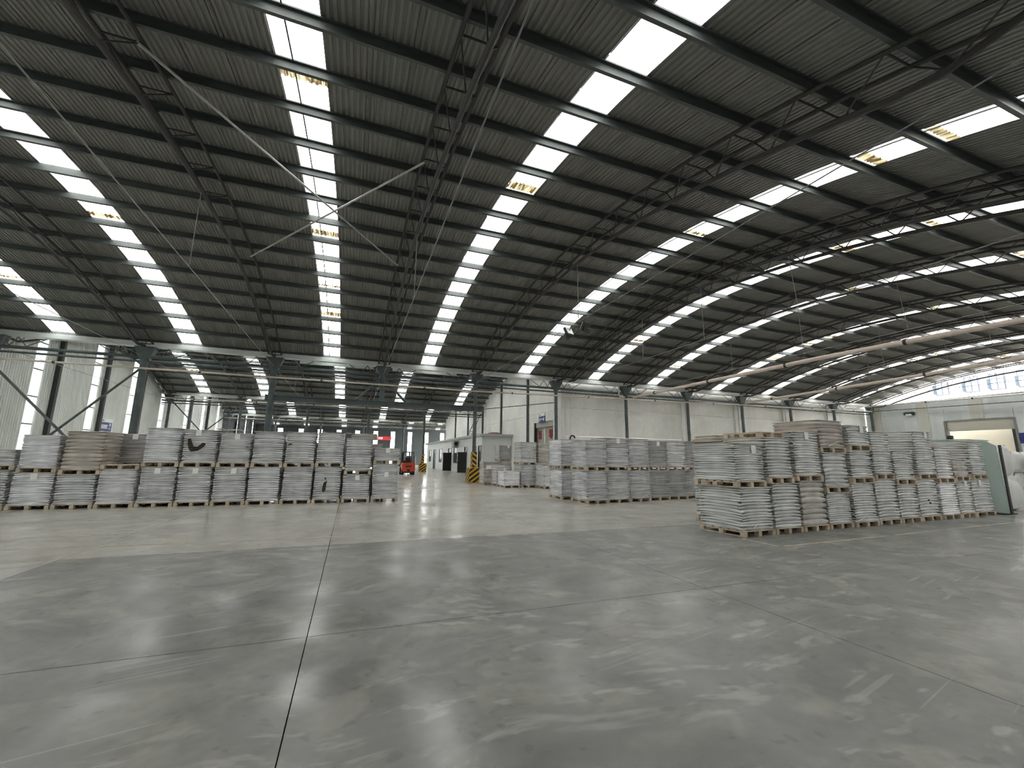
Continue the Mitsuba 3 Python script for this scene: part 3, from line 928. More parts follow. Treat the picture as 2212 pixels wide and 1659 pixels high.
# the room behind the roller door
P('wall_end__annex_wall', bx(56.0, 56.2, 12, 30, 0, 6.2), 'beige_wall')
P('wall_end__annex_wall', bx(XR + 0.4, 56.0, 16.6, 16.8, 0, 6.2), 'beige_wall')
P('wall_end__added_annex_roof', bx(XR + 0.27, 55.2, 12, 30, 6.2, 6.3), 'plaster')  # unseen roof added to dim the annex, with a slot left for daylight
P('wall_end__annex_pillar', bx(55.3, 55.9, 18.6, 19.5, 0, 6.2), 'dark_wall')
lm = thing('wall_lamp', 'small wall lamp on the end wall near the corner', 'lamp')
P(f'{lm}__housing', rbx(XR - 0.30, XR - 0.01, 24.6, 25.4, 6.3, 6.62, 0.05), 'post_steel')
P(f'{lm}__lens', rbx(XR - 0.33, XR - 0.2, 24.75, 25.25, 6.27, 6.42, 0.02), 'glass_lamp')
mo = thing('shutter_motor', 'dark drive motor at the upper left of the roller door', 'motor')
P(f'{mo}__body', tube([(XR - 0.25, 22.0, 4.0), (XR - 0.25, 22.35, 4.0)], 0.17, 12), 'post_steel', 40)
P(f'{mo}__mount', bx(XR - 0.5, XR + 0.04, 22.1, 22.38, 3.7, 3.86), 'post_steel')

# neighbouring building seen through the open gable
nb = thing('neighbour_building', 'bright plastered building with dark framed windows beyond the open gable', 'building')
P(f'{nb}__facade', bx(62, 62.5, -12, 25.2, 0, 13.0), 'facade')
P(f'{nb}__facade', bx(61.99, 62.5, 25.25, 40, 0, 10.6), 'facade')
P(f'{nb}__cornice', bx(61.6, 62.5, -12, 25.2, 13.0, 13.3), 'facade_trim')
P(f'{nb}__cornice', bx(61.7, 62.5, 25.25, 40, 10.6, 10.8), 'facade_trim')
for y in (29.0, 25.0, 24.9 - 1.9, 21.4, 19.0, 17.0):
    P(f'{nb}__pilaster', bx(61.85, 61.98, y - 0.12, y + 0.12, 0, 10.5), 'facade_trim')
for i, yc in enumerate((26.6, 24.15, 22.2, 20.2, 18.2, 16.2)):
    w = f'{nb}__window' if i == 0 else f'{nb}__window_{i:03d}'
    z0, z1 = 9.2, 10.9
    P(f'{nb}__window', cat(bx(61.80, 61.97, yc - 0.55, yc - 0.49, z0, z1), bx(61.80, 61.97, yc + 0.49, yc + 0.55, z0, z1), bx(61.80, 61.97, yc - 0.03, yc + 0.03, z0, z1),
                              bx(61.80, 61.97, yc - 0.5, yc + 0.5, z0, z0 + 0.07), bx(61.80, 61.97, yc - 0.5, yc + 0.5, z1 - 0.07, z1), bx(61.80, 61.97, yc - 0.5, yc + 0.5, z1 - 0.6, z1 - 0.54)), 'frame_dark')
    for s in (-1, 1):
        P(f'{w}__pane', bx(61.88, 61.9, yc + (0.03 if s > 0 else -0.49), yc + (0.49 if s > 0 else -0.03), z0 + 0.07, z1 - 0.07), 'pane_sky')
    sash = bx(61.25, 61.80, -0.03, 0.03, z0 + 0.1, z1 - 0.6)
    sash.apply_translation((0, yc + 0.52, 0))
    P(f'{nb}__sash', sash, 'frame_dark')

# ------------------------------------------------------------------ office cabin beside the right wall
OX, OY0, OY1, OZ = 11.9, 39.75, 71.6, 3.72
of = thing('office_cabin', 'long low pale grey office cabin along the right wall', 'office')


def hole_wall(y0, y1, holes):
    """Strips of panel between openings (ya, yb, z0, z1) in the side wall."""
    ys = y0
    for (p, q, z0, z1) in holes:
        if p > ys + 0.02:
            n = max(1, round((p - ys) / 1.3))
            w = np.linspace(ys, p, n + 1)
            for i in range(n):
                P(f'{of}__wall_panel', bx(OX, OX + 0.1, w[i] + 0.004, w[i + 1] - 0.004, 0, OZ), 'office_panel')
        if z0 > 0.05:
            P(f'{of}__wall_panel', bx(OX, OX + 0.1, p + 0.004, q - 0.004, 0, z0), 'office_panel')
        P(f'{of}__wall_panel', bx(OX, OX + 0.1, p + 0.004, q - 0.004, z1, OZ), 'office_panel')
        ys = q
    if y1 > ys:
        n = max(1, round((y1 - ys) / 1.3))
        w = np.linspace(ys, y1, n + 1)
        for i in range(n):
            P(f'{of}__wall_panel', bx(OX, OX + 0.1, w[i] + 0.004, w[i + 1] - 0.004, 0, OZ), 'office_panel')


wn = [(41.7, 43.0), (49.9, 51.9), (59.1, 61.1), (67.6, 69.6)]
dn = [(39.95, 40.95), (45.4, 46.5), (53.0, 55.0), (63.9, 65.5)]
holes = sorted([(a_, b_, 0.98, 2.86) for a_, b_ in wn] + [(a_, b_, 0.0, 2.86) for a_, b_ in dn])
hole_wall(OY0, OY1, holes)
for (a_, b_) in wn:
    w = P(f'{of}__window', cat(bx(OX - 0.03, OX + 0.08, a_, a_ + 0.06, 0.98, 2.86), bx(OX - 0.03, OX + 0.08, b_ - 0.06, b_, 0.98, 2.86), bx(OX - 0.03, OX + 0.08, a_, b_, 0.98, 1.04), bx(OX - 0.03, OX + 0.08, a_, b_, 2.80, 2.86),
                               bx(OX - 0.03, OX + 0.08, a_, b_, 2.2, 2.25)), 'galvanized')
    P(f'{w}__pane', bx(OX + 0.03, OX + 0.04, a_ + 0.06, b_ - 0.06, 1.04, 2.2), 'window_dark')
    P(f'{w}__pane', bx(OX + 0.03, OX + 0.04, a_ + 0.06, b_ - 0.06, 2.25, 2.80), 'window_dark')
for i, (a_, b_) in enumerate(dn):
    d = P(f'{of}__door_frame', cat(bx(OX - 0.04, OX + 0.1, a_, a_ + 0.06, 0, 2.86), bx(OX - 0.04, OX + 0.1, b_ - 0.06, b_, 0, 2.86), bx(OX - 0.04, OX + 0.1, a_, b_, 2.80, 2.86), bx(OX - 0.04, OX + 0.1, a_, b_, 2.26, 2.32)), 'door_black' if i == 0 else 'frame_dark')
    P(f'{d}__transom_pane', bx(OX + 0.03, OX + 0.04, a_ + 0.06, b_ - 0.06, 2.32, 2.80), 'window_dark')
    leaf = bx(0, 1.02, -0.02, 0.02, 0.03, 2.26)
    if i == 0 or i == 3:
        P(f'{d}__leaf', bx(OX + 0.04, OX + 0.08, a_ + 0.06, b_ - 0.06, 0.02, 2.26), 'door_black' if i == 0 else 'frame_dark')
    elif i == 1:
        P(f'{d}__leaf', turn(leaf, 146, (OX - 0.03, a_ + 0.1, 0)), 'door_black')
        P(f'{d}__doorway_shade', bx(OX + 0.07, OX + 0.09, a_ + 0.06, b_ - 0.06, 0.02, 2.26), 'window_dark')  # dark sheet stands in for the shade inside the open doorway
    else:
        P(f'{d}__leaf', turn(leaf, 172, (OX - 0.03, a_ + 0.1, 0)), 'door_black')
        P(f'{d}__doorway_shade', bx(OX + 0.07, OX + 0.09, a_ + 0.06, b_ - 0.06, 0.02, 2.26), 'window_dark')  # same dark sheet in place of the unlit interior
for x0, x1 in ((OX, OX + 1.05), (OX + 1.05, OX + 2.1), (OX + 2.1, XW - 0.01)):
    P(f'{of}__wall_panel', bx(x0 + 0.11 * (x0 == OX), x1 - 0.006, OY0, OY0 + 0.1, 0, OZ), 'office_panel')
P(f'{of}__roof_slab', rbx(OX - 0.35, XW - 0.01, OY0 - 0.35, OY1, OZ, OZ + 0.26, 0.03), 'office_roof')
ac = thing('air_conditioner', 'air conditioner unit on the office wall above the notice board', 'air conditioner')
P(f'{ac}__case', rbx(OX - 0.62, OX - 0.10, 49.3, 50.5, 2.92, 3.62, 0.03), 'office_roof')
P(f'{ac}__grille', tube([(OX - 0.36, 49.26, 3.27), (OX - 0.36, 49.3, 3.27)], 0.24, 16), 'hazard_black')
P(f'{ac}__bracket', bx(OX - 0.6, OX + 0.0, 49.4, 50.4, 2.84, 2.91), 'galvanized')
nt = thing('notice_board', 'white notice board with blue header on the office wall', 'notice board')
P(f'{nt}__board', bx(OX - 0.06, OX - 0.01, 47.9, 49.6, 1.0, 2.3), 'sign_white')
P(f'{nt}__header', bx(OX - 0.068, OX - 0.06, 47.92, 49.58, 2.14, 2.29), 'sign_blue')
P(f'{nt}__footer', bx(OX - 0.068, OX - 0.06, 47.92, 49.58, 1.01, 1.07), 'sign_blue')
for i in range(5):
    P(f'{nt}__text_line', bx(OX - 0.066, OX - 0.06, 48.1, 49.2 - 0.15 * (i % 3), 1.95 - 0.17 * i, 1.99 - 0.17 * i), 'galvanized')
ld = thing('ladder', 'pale steel ladder leaning on the wall above the office roof', 'ladder')
for dy in (-0.9, 0.9):
    P(f'{ld}__rail', tube([(13.9, 52.6 + dy, 4.0), (14.84, 51.4 + dy, 7.1)], 0.05, 6), 'galvanized')
for i in range(8):
    s = (i + 0.6) / 8
    P(f'{ld}__rung', tube([(13.9 + 0.94 * s, 51.7 - 1.2 * s, 4.0 + 3.1 * s), (13.9 + 0.94 * s, 53.5 - 1.2 * s, 4.0 + 3.1 * s)], 0.035, 6), 'galvanized')
sc = thing('scrap_heap', 'low heap of reddish brown scrap on the office roof edge', 'scrap')
sp = trimesh.creation.icosphere(3)
v = sp.vertices * np.array([0.75, 1.3, 0.22])
v = v + 0.10 * (meshkit.fbm(v * 4.0, 3, 2)[:, None] - 0.5) * np.array([1, 1, 2])
v[:, 2] = np.maximum(v[:, 2], -0.02)
P(f'{sc}__heap', trimesh.Trimesh(v + np.array([13.6, 41.2, OZ + 0.28]), sp.faces), 'rust_scrap', True)
P(f'{sc}__bar', tube([(11.9, 43.5, OZ + 0.31), (13.0, 42.6, OZ + 0.34)], 0.04, 6), 'post_steel')
gp = thing('goose_pipe', 'short dark gooseneck pipe by the wall right of the red lettered door', 'pipe')
ang = np.linspace(0, np.pi, 8)
P(f'{gp}__bend', tube([(15.55, 28.6, 0.05), (15.55, 28.6, 3.2)] + [(15.75 - 0.2 * math.cos(t_), 28.6, 3.2 + 0.2 * math.sin(t_)) for t_ in ang], 0.06, 8), 'post_steel', 40)
P(f'{gp}__sleeve', tube([(15.95, 28.6, 0.0), (15.95, 28.6, 2.7)], 0.08, 8), 'pvc_white', 40)

# ------------------------------------------------------------------ pallet loads
_pm_deck = mikit.ply(cat(*[bx(-0.5, 0.5, y0, y0 + 0.12, 0.110, 0.13) for y0 in np.linspace(-0.5, 0.38, 6)], *[bx(x_ - 0.045, x_ + 0.045, -0.495, 0.495, 0.094, 0.110) for x_ in (-0.455, 0, 0.455)]), 'pallet_wood')
_pm_block = mikit.ply(rbx(-0.05, 0.05, -0.06, 0.06, 0.016, 0.095, 0.004), 'pallet_wood')
_pm_board = mikit.ply(rbx(-0.05, 0.05, -0.5, 0.5, 0.0, 0.016, 0.004), 'pallet_wood')
PH = 0.13


def add_pallet(owner, cx, cy, z, w, d, rz, own=False):
    base = T().translate([cx, cy, z]).rotate([0, 0, 1], rz)
    if own:
        k = owner
    else:
        k = f'{owner}__pallet'
    reuse(f'{k}__deck' if own else k, _pm_deck, base @ T().scale([w, d, 1]))
    for ix in (-1, 0, 1):
        for iy in (-1, 0, 1):
            reuse(f'{k}__block', _pm_block, base @ T().translate([ix * (w / 2 - 0.05), iy * (d / 2 - 0.06), 0]))
    for iy in (-1, 0, 1):
        reuse(f'{k}__bottom_board', _pm_board, base @ T().translate([iy * (w / 2 - 0.05), 0, 0]) @ T().scale([1, d, 1]))


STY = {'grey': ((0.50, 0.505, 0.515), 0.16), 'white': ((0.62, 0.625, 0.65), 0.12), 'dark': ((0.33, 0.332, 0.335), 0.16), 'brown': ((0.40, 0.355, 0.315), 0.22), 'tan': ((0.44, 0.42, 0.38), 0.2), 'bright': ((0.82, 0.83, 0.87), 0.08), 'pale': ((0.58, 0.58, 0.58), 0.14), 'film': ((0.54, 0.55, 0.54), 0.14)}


def bundle_mesh(w, d, h, n, style, seed, lean=0.0, bulge=1.0):
    r = np.random.default_rng(seed)
    sp = np.array([-1, -0.93, -0.82, -0.66, -0.45, -0.15, 0.15, 0.45, 0.66, 0.82, 0.93])
    m = len(sp)
    s = np.concatenate([sp] * 4)
    side = np.repeat(np.arange(4), m)
    hx, hy = w / 2, d / 2
    X = np.select([side == 0, side == 1, side == 2, side == 3], [s * hx, np.full_like(s, hx), -s * hx, np.full_like(s, -hx)])
    Y = np.select([side == 0, side == 1, side == 2, side == 3], [np.full_like(s, -hy), s * hy, np.full_like(s, hy), -s * hy])
    nrm = np.stack([np.select([side == 1, side == 3], [1.0, -1.0], 0.0), np.select([side == 0, side == 2], [-1.0, 1.0], 0.0)], 1)
    corner = np.abs(s) ** 3.4
    tt = np.array([0.02, 0.16, 0.40, 0.66, 0.86, 0.98])
    prof = np.array([-1.0, -0.34, -0.03, 0.0, -0.30, -1.0])
    L = np.repeat(np.arange(n), len(tt))
    t = np.tile(tt, n)
    pr = np.tile(prof, n)
    dz = r.uniform(0.85, 1.15, n)
    zb = np.concatenate([[0], np.cumsum(dz)])
    zb = zb / zb[-1] * h
    z = zb[L] + t * (zb[L + 1] - zb[L])
    lay = r.normal(0, 0.004, (n, 2))[L]
    depth = min(0.036, 0.62 * h / n) * bulge
    # how deep the seams are at each corner and in the flat film of the face middle
    amp = depth * (0.19 + 1.95 * corner)
    ev = r.uniform(0.55, 1.25, (n, 4))
    evf = ev[L][:, side] * amp[None]
    gx_, gz_ = np.meshgrid(np.arange(len(s)), z)
    wr = meshkit.fbm(np.stack([X[None] * 3 + 0 * gz_, Y[None] * 3 + 0 * gz_, gz_ * 9], -1) + seed * 1.7, 3, 3) - 0.5
    off = pr[:, None] * evf + wr * 0.030 - 0.012
    # sags and rises of the sheets towards the corners
    zz = z[:, None] + (r.normal(0, 0.010, (n, 4))[L][:, side]) * corner[None] - 0.012 * corner[None]
    flare = np.exp(-z / 0.05)[:, None] * 0.012
    off = off + flare
    c45 = np.where(np.abs(s) == 1.0, 1.0, 0.0)
    nx = nrm[:, 0] + c45 * np.where(side == 0, -1, np.where(side == 2, 1, 0))
    ny = nrm[:, 1] + c45 * np.where(side == 1, -1, np.where(side == 3, 1, 0))
    VX = X[None] + off * nx[None] + lay[:, :1] + lean * (z[:, None] / max(h, 0.1)) * 0.03
    VY = Y[None] + off * ny[None] + lay[:, 1:]
    VZ = np.clip(zz, 0.0, h)
    rings = np.stack([VX, VY, VZ], -1)
    top = rings[-1].mean(0)
    top[2] = h
    nr, nc = rings.shape[:2]
    i, j = np.meshgrid(np.arange(nr - 1), np.arange(nc), indexing='ij')
    q = np.stack([i * nc + j, i * nc + (j + 1) % nc, (i + 1) * nc + (j + 1) % nc, (i + 1) * nc + j], -1).reshape(-1, 4)
    f = np.vstack([q[:, [0, 1, 2]], q[:, [0, 2, 3]]])
    jj = np.arange(nc)
    f = np.vstack([f, np.stack([(nr - 1) * nc + jj, (nr - 1) * nc + (jj + 1) % nc, np.full(nc, nr * nc)], 1)])
    V = np.vstack([rings.reshape(-1, 3), top[None]])
    base, var = STY[style]
    lt = r.uniform(1 - var, 1 + var, (n, 4))
    lt = 0.55 * lt + 0.45 * lt.mean(1, keepdims=True)
    col = lt[L][:, side]
    haze = meshkit.fbm(np.stack([X[None] * 2.2 + 0 * gz_, Y[None] * 2.2 + 0 * gz_, gz_ * 14], -1) + seed, 3, 8)
    fine = meshkit.fbm(np.stack([X[None] * 9 + 0 * gz_, Y[None] * 9 + 0 * gz_, gz_ * 3], -1) + seed, 2, 9)
    col = col * (0.58 + 0.85 * haze) * (0.82 + 0.36 * fine)
    vert = meshkit.fbm(np.stack([X[None] * 22 + 0 * gz_, Y[None] * 22 + 0 * gz_, gz_ * 1.2], -1) + seed * 3.1, 2, 11)
    col = col * (0.86 + 0.28 * vert)
    C = np.clip(col[..., None] * np.array(base), 0.03, 0.85)
    # seam shade painted into the vertex colour as dark brown, deepest at the corners
    seam_shade = (np.tile(np.array([1.0, 0.15, 0, 0, 0.15, 1.0]), n)[:, None] * (0.26 + 0.74 * corner[None]))[..., None]
    C = C * (1 - 0.75 * seam_shade) + np.array([0.10, 0.085, 0.075]) * 0.75 * seam_shade
    C = np.vstack([C.reshape(-1, 3), np.array(base)[None] * 1.1])
    return trimesh.Trimesh(V, f, process=False), C


_seed = [100]


def load(label, group, x0, x1, y, d, z0, z1, n, style='grey', tag=None, tails=False, tear=None, rz=0.0, lean=0.0, sheet='board_pale', pallet=True, bulge=1.0):
    """A film wrapped stack of sheet bundles on a pallet. y: its front. tag: (share of the width, share of the height) of its paper label."""
    _seed[0] += 1
    k = thing('pallet_load', label, 'pallet load', group)
    w, cx, cy = x1 - x0 - 0.015, (x0 + x1) / 2, y + d / 2
    zp = z0
    if pallet:
        add_pallet(k, cx, cy, z0, w, d, rz)
        zp = z0 + PH
    h = z1 - zp - 0.022
    mesh, col = bundle_mesh(w - 0.02, d - 0.02, h, n, style, _seed[0], lean, bulge * (0.75 if n < 10 else 1.0))
    base = T().translate([cx, cy, zp]).rotate([0, 0, 1], rz)
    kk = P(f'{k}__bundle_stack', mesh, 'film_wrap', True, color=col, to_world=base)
    labels[kk] = {'label': 'film wrapped sheet bundles', 'kind': 'stuff'}
    if sheet:
        P(f'{k}__top_sheet', rbx(-w / 2 + 0.005, w / 2 - 0.005, -d / 2 + 0.005, d / 2 - 0.005, h, h + 0.02, 0.006), sheet, to_world=base)
    if tag:
        u, vv = tag
        lx = -w / 2 + u * w
        P(f'{k}__paper_label', bx(lx - 0.075, lx + 0.075, -d / 2 - 0.008, -d / 2 - 0.004, h * vv - 0.09, h * vv + 0.09), 'paper', to_world=base)
    if tails:
        for (ax, az, bx_, bz) in tails:
            p0, p1 = np.array([-w / 2 + ax * w, az * h]), np.array([-w / 2 + bx_ * w, bz * h])
            dd = (p1 - p0) / np.linalg.norm(p1 - p0)
            nn = np.array([-dd[1], dd[0]]) * 0.011
            P(f'{k}__film_tail', prism(np.array([p0 + nn, p0 - nn, p1 - nn * 0.4, p1 + nn * 0.4]), 'y', -d / 2 - 0.012, -d / 2 - 0.006), 'film_white', to_world=base)
    if tear:
        for poly in tear:
            pts = np.array([(-w / 2 + a_ * w, b_ * h) for a_, b_ in poly])
            P(f'{k}__torn_hole', prism(pts, 'y', -d / 2 - 0.010, -d / 2 - 0.004), 'torn_dark', to_world=base)
            pg = Polygon(pts)
            lo, hi = pts[:, 1].min(), pts[:, 1].max()
            lines = [pg.intersection(sbox(-5, zz, 5, zz + 0.013)) for zz in np.arange(lo + 0.02, hi, 0.062)]
            ms = [prism(np.array(g_.exterior.coords[:-1]), 'y', -d / 2 - 0.014, -d / 2 - 0.010) for L_ in lines for g_ in getattr(L_, 'geoms', [L_]) if g_.geom_type == 'Polygon' and g_.area > 1e-5]
            if ms and hi - lo > 0.12:
                P(f'{k}__exposed_edge', cat(*ms), 'torn_brown', to_world=base)
    return k


# long row on the left
GL = 'wrapped pallet loads in the long left row'
YL, DL = 16.5, 1.12
TL = [(0.02, 0.06, 0.35, 0.17)]
vee = [[(0.13, 0.72), (0.21, 0.74), (0.27, 0.60), (0.31, 0.50), (0.42, 0.48), (0.58, 0.62), (0.66, 0.58), (0.62, 0.50), (0.44, 0.36), (0.26, 0.34), (0.19, 0.42), (0.15, 0.56)]]
slit = [[(0.39, 0.66), (0.44, 0.67), (0.46, 0.63), (0.42, 0.61)], [(0.38, 0.52), (0.50, 0.58), (0.47, 0.46), (0.46, 0.28), (0.40, 0.22), (0.34, 0.26), (0.35, 0.40)]]
loads_left = [
    ('bottom tier load cut by the left picture edge, in the left row', -10.1, -9.08, 0, 1.12, 14, 'grey', None, None, None),
    ('bottom tier load with white label, first whole one of the left row', -9.04, -8.07, 0, 1.05, 16, 'white', (0.53, 0.90), None, None),
    ('bottom tier load with uneven thick bundles under the browned load, left row', -8.04, -7.08, 0, 1.00, 12, 'grey', None, None, None),
    ('bottom tier load carrying an empty pallet in the left row', -7.07, -6.12, 0, 1.15, 24, 'white', None, None, None),
    ('bottom tier load with white label below the tall left upper load', -6.10, -5.13, 0, 1.23, 19, 'grey', (0.48, 0.90), None, None),
    ('bottom tier load with label below the load with the V shaped tear', -5.11, -4.16, 0, 1.23, 15, 'grey', (0.50, 0.90), None, None),
    ('bottom tier load with label and film tail, sixth whole one of the left row', -4.14, -3.17, 0, 1.23, 15, 'grey', (0.58, 0.90), [(0.04, 0.02, 0.40, 0.14), (0.02, 0.2, 0.09, 0.02)], None),
    ('bottom tier load with bright left corners, seventh whole one of the left row', -3.16, -2.18, 0, 1.23, 15, 'white', None, [(0.6, 0.1, 0.75, 0.2)], None),
    ('bottom tier load left of the one with the vertical brown tear', -2.16, -1.19, 0, 1.24, 16, 'grey', None, [(0.3, 0.32, 0.75, 0.2)], None),
    ('bottom tier load with vertical brown tear in its film', -1.17, -0.25, 0, 1.25, 14, 'grey', None, [(0.5, 0.08, 0.9, 0.2)], slit),
    ('short bottom tier load with label under the bare pallet, near the aisle end', -0.22, 0.75, 0, 0.99, 12, 'grey', (0.52, 0.88), None, None),
    ('tall bottom load with label at the aisle end of the left row', 0.78, 1.75, 0, 1.36, 18, 'grey', (0.52, 0.70), None, None),
    ('low upper load cut by the left picture edge, in the left row', -10.0, -8.98, 1.12, 1.70, 9, 'grey', None, None, None),
    ('upper tier load of thin bundles, first whole one at left', -8.95, -8.06, 1.05, 2.13, 21, 'white', None, TL, None),
    ('browned upper load of thick bundles with pale patches, left row', -8.03, -7.05, 1.00, 2.28, 10, 'brown', None, None, None),
    ('tall bright upper load, tallest at the left of the row', -6.08, -5.12, 1.23, 2.45, 18, 'white', None, None, None),
    ('upper load with a black V shaped tear and a label', -5.09, -4.13, 1.23, 2.42, 15, 'grey', (0.42, 0.92), [(0.05, 0.25, 0.3, 0.12)], vee),
    ('upper load of very thin bundles with label right of the torn load', -4.11, -3.17, 1.23, 2.34, 25, 'grey', (0.55, 0.90), None, [[(0.84, 0.55), (0.93, 0.57), (0.94, 0.54), (0.83, 0.53)]]),
    ('upper load with two film tails, right of the thin bundled load', -3.14, -2.17, 1.23, 2.43, 14, 'grey', None, [(0.3, 0.13, 0.75, 0.22), (0.3, 0.13, 0.8, 0.06)], None),
    ('upper load with one small black hole at its left', -2.15, -1.18, 1.24, 2.44, 14, 'grey', None, [(0.2, 0.08, 0.7, 0.2)], [[(0.08, 0.62), (0.2, 0.64), (0.22, 0.60), (0.1, 0.59)]]),
    ('upper load above the load with the vertical brown tear', -1.16, -0.22, 1.25, 2.44, 14, 'grey', None, None, None),
    ('upper load on a bare light pallet near the aisle end, left row', -0.19, 0.74, 0.99, 2.27, 12, 'grey', None, None, None),
    ('low upper load with label at the aisle end of the left row', 0.79, 1.76, 1.36, 1.94, 8, 'grey', (0.52, 0.86), None, None),
]
for (lab, x0, x1, z0, z1, n, st, tg, tl, tr) in loads_left:
    load(lab, GL, x0, x1, YL + 0.02 * ((n * 7) % 3), DL, z0, z1, n, st, tg, tl, tr, lean=((n * 5) % 3 - 1) * 0.6)
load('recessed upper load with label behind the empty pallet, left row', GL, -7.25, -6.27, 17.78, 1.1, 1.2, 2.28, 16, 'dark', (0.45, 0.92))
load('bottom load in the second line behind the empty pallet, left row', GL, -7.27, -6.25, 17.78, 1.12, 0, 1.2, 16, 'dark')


GL2 = 'pallet loads in the second line behind the long left row'
for i2, x0 in enumerate((-9.6, -8.45, -6.1, -5.05, -4.0, -2.95, -1.9, -0.85, 0.2)):
    for (z0, z1) in ((0, 1.1), (1.1, 2.12 if x0 > -8 else 1.6)):
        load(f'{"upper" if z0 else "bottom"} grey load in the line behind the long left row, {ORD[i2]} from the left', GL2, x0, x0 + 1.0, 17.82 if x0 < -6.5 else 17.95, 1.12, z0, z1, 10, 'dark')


def empty_pallet(label, cx, cy, z, w, d, rz=0.0):
    k = thing('empty_pallet', label, 'pallet')
    add_pallet(k, cx, cy, z, w, d, rz, own=True)
    return k


empty_pallet('empty wooden pallet lying on a bottom load of the left row', -6.60, 17.06, 1.152, 0.94, 1.1, 1.0)
k = thing('flat_bundle', 'flat wrapped bundle lying on the upper load near the aisle end', 'bundle')
mesh, col = bundle_mesh(0.98, 0.7, 0.17, 2, 'dark', 55)
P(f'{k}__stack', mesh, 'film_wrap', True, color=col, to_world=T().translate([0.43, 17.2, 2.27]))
P(f'{k}__cover', rbx(-0.08, 0.9, 16.86, 17.54, 2.44, 2.46, 0.005), 'board_pale')
k = thing('loose_film', 'crumpled clear film lying on the tops of the left row', 'plastic film')
for (x0, x1, sd) in ((-4.3, -3.6, 3), (-1.0, -0.05, 4)):
    gxx, gyy = np.meshgrid(np.linspace(x0, x1, 24), np.linspace(16.6, 17.5, 16), indexing='ij')
    hh = 0.05 * meshkit.fbm(np.stack([gxx * 5, gyy * 5, gxx * 0 + sd], -1), 3, sd) + 2.445
    P(f'{k}__sheet', grid_mesh(np.stack([gxx, gyy, hh], -1)), 'film_white', True)

# row on the right, stepping slightly away from the camera
GR = 'wrapped pallet loads in the near right row'


def ry(x):
    return 7.0 + 0.050 * (x - 7.9)


RZ = math.degrees(0.050)
DR = 1.2
loads_right = [
    ('nearest bottom load on a bare pallet at the left corner of the right row', 7.93, 8.94, 0, 1.04, 14, 'film', None, [(0.3, 0.06, 0.42, 0.16)], None),
    ('bottom load with thick uneven bundles, second in the right row', 8.97, 9.93, 0, 1.12, 13, 'film', None, None, None),
    ('brownish bottom load of very thick bundles, third in the right row', 9.97, 10.92, 0, 1.16, 8, 'tan', None, None, None),
    ('short bottom load, fourth in the right row, under two more loads', 10.96, 11.93, 0, 0.87, 15, 'film', None, None, None),
    ('bottom load under the pile of two small loads, fifth in the right row', 11.97, 12.98, 0, 1.09, 15, 'film', None, [(0.05, 0.03, 0.4, 0.14)], None),
    ('bottom load with smooth film, sixth in the right row', 13.02, 14.06, 0, 1.18, 13, 'film', None, None, None),
    ('bottom load on a white flecked pallet, seventh in the right row', 14.10, 15.11, 0, 1.03, 12, 'film', None, None, None),
    ('bottom load with two small black holes, eighth in the right row', 15.15, 16.22, 0, 1.17, 13, 'film', None, None, [[(0.36, 0.44), (0.43, 0.46), (0.45, 0.42), (0.4, 0.40)], [(0.42, 0.38), (0.52, 0.36), (0.5, 0.32), (0.42, 0.34)]]),
    ('brightest white bottom load, ninth in the right row', 16.26, 17.28, 0, 1.05, 14, 'bright', None, None, None),
    ('bottom load with a label near its top, tenth in the right row', 17.32, 18.24, 0, 1.09, 13, 'film', (0.55, 0.93), None, None),
    ('last bottom load of the right row beside the green sheet', 18.28, 19.56, 0, 1.14, 11, 'film', (0.4, 0.9), None, None),
    ('nearest upper load with pale boards and label, left corner of right row', 7.88, 8.84, 1.04, 2.01, 16, 'film', (0.63, 0.86), None, None),
    ('upper load with a wooden pallet on top, second in the right row', 8.88, 9.76, 1.12, 2.16, 13, 'film', None, None, None),
    ('tall upper load with label, third in the right row', 9.86, 10.88, 1.16, 2.33, 17, 'film', (0.50, 0.93), None, None),
    ('middle tier load between two others, fourth in the right row', 10.96, 11.97, 0.87, 1.85, 9, 'film', None, [(0.3, 0.2, 0.6, 0.05)], None),
    ('topmost load of thick bundles, highest of the right row', 10.92, 11.98, 1.85, 2.67, 7, 'brown', None, [(0.3, 0.05, 0.85, 0.3)], None),
    ('middle tier load below a small labelled load, fifth in the right row', 12.05, 13.03, 1.09, 1.93, 12, 'film', None, None, None),
    ('small top load with label, fifth in the right row', 12.08, 13.08, 1.93, 2.58, 8, 'film', (0.62, 0.85), None, None),
    ('tall single upper load with film tails, sixth in the right row', 13.13, 14.05, 1.18, 2.45, 17, 'film', None, [(0.15, 0.08, 0.7, 0.18)], None),
    ('low upper load, seventh in the right row, before a darker tall one', 14.12, 15.16, 1.03, 1.95, 12, 'film', None, [(0.3, 0.2, 0.5, 0.1)], None),
    ('tall upper load with dark left side and label, eighth in right row', 15.24, 16.28, 1.17, 2.53, 18, 'film', (0.62, 0.94), None, None),
    ('upper load with crumpled bright film top, ninth in the right row', 16.33, 17.30, 1.05, 2.09, 11, 'pale', None, None, None),
    ('low beige upper load, tenth in the right row', 17.34, 18.25, 1.09, 1.75, 3, 'tan', None, None, None),
    ('last upper load of the right row, against the green sheet', 18.50, 19.50, 1.14, 2.32, 14, 'film', None, None, None),
]
for i, (lab, x0, x1, z0, z1, n, st, tg, tl, tr) in enumerate(loads_right):
    load(lab, GR, x0, x1, ry((x0 + x1) / 2) + 0.012 * ((i * 5) % 4), DR, z0, z1, n, st, tg, tl, tr, rz=RZ, bulge=1.35, lean=((i * 3) % 3 - 1) * 0.7)
empty_pallet('worn wooden pallet lying on top of the second upper load, right row', 9.34, 7.72, 2.165, 0.86, 1.0, RZ)
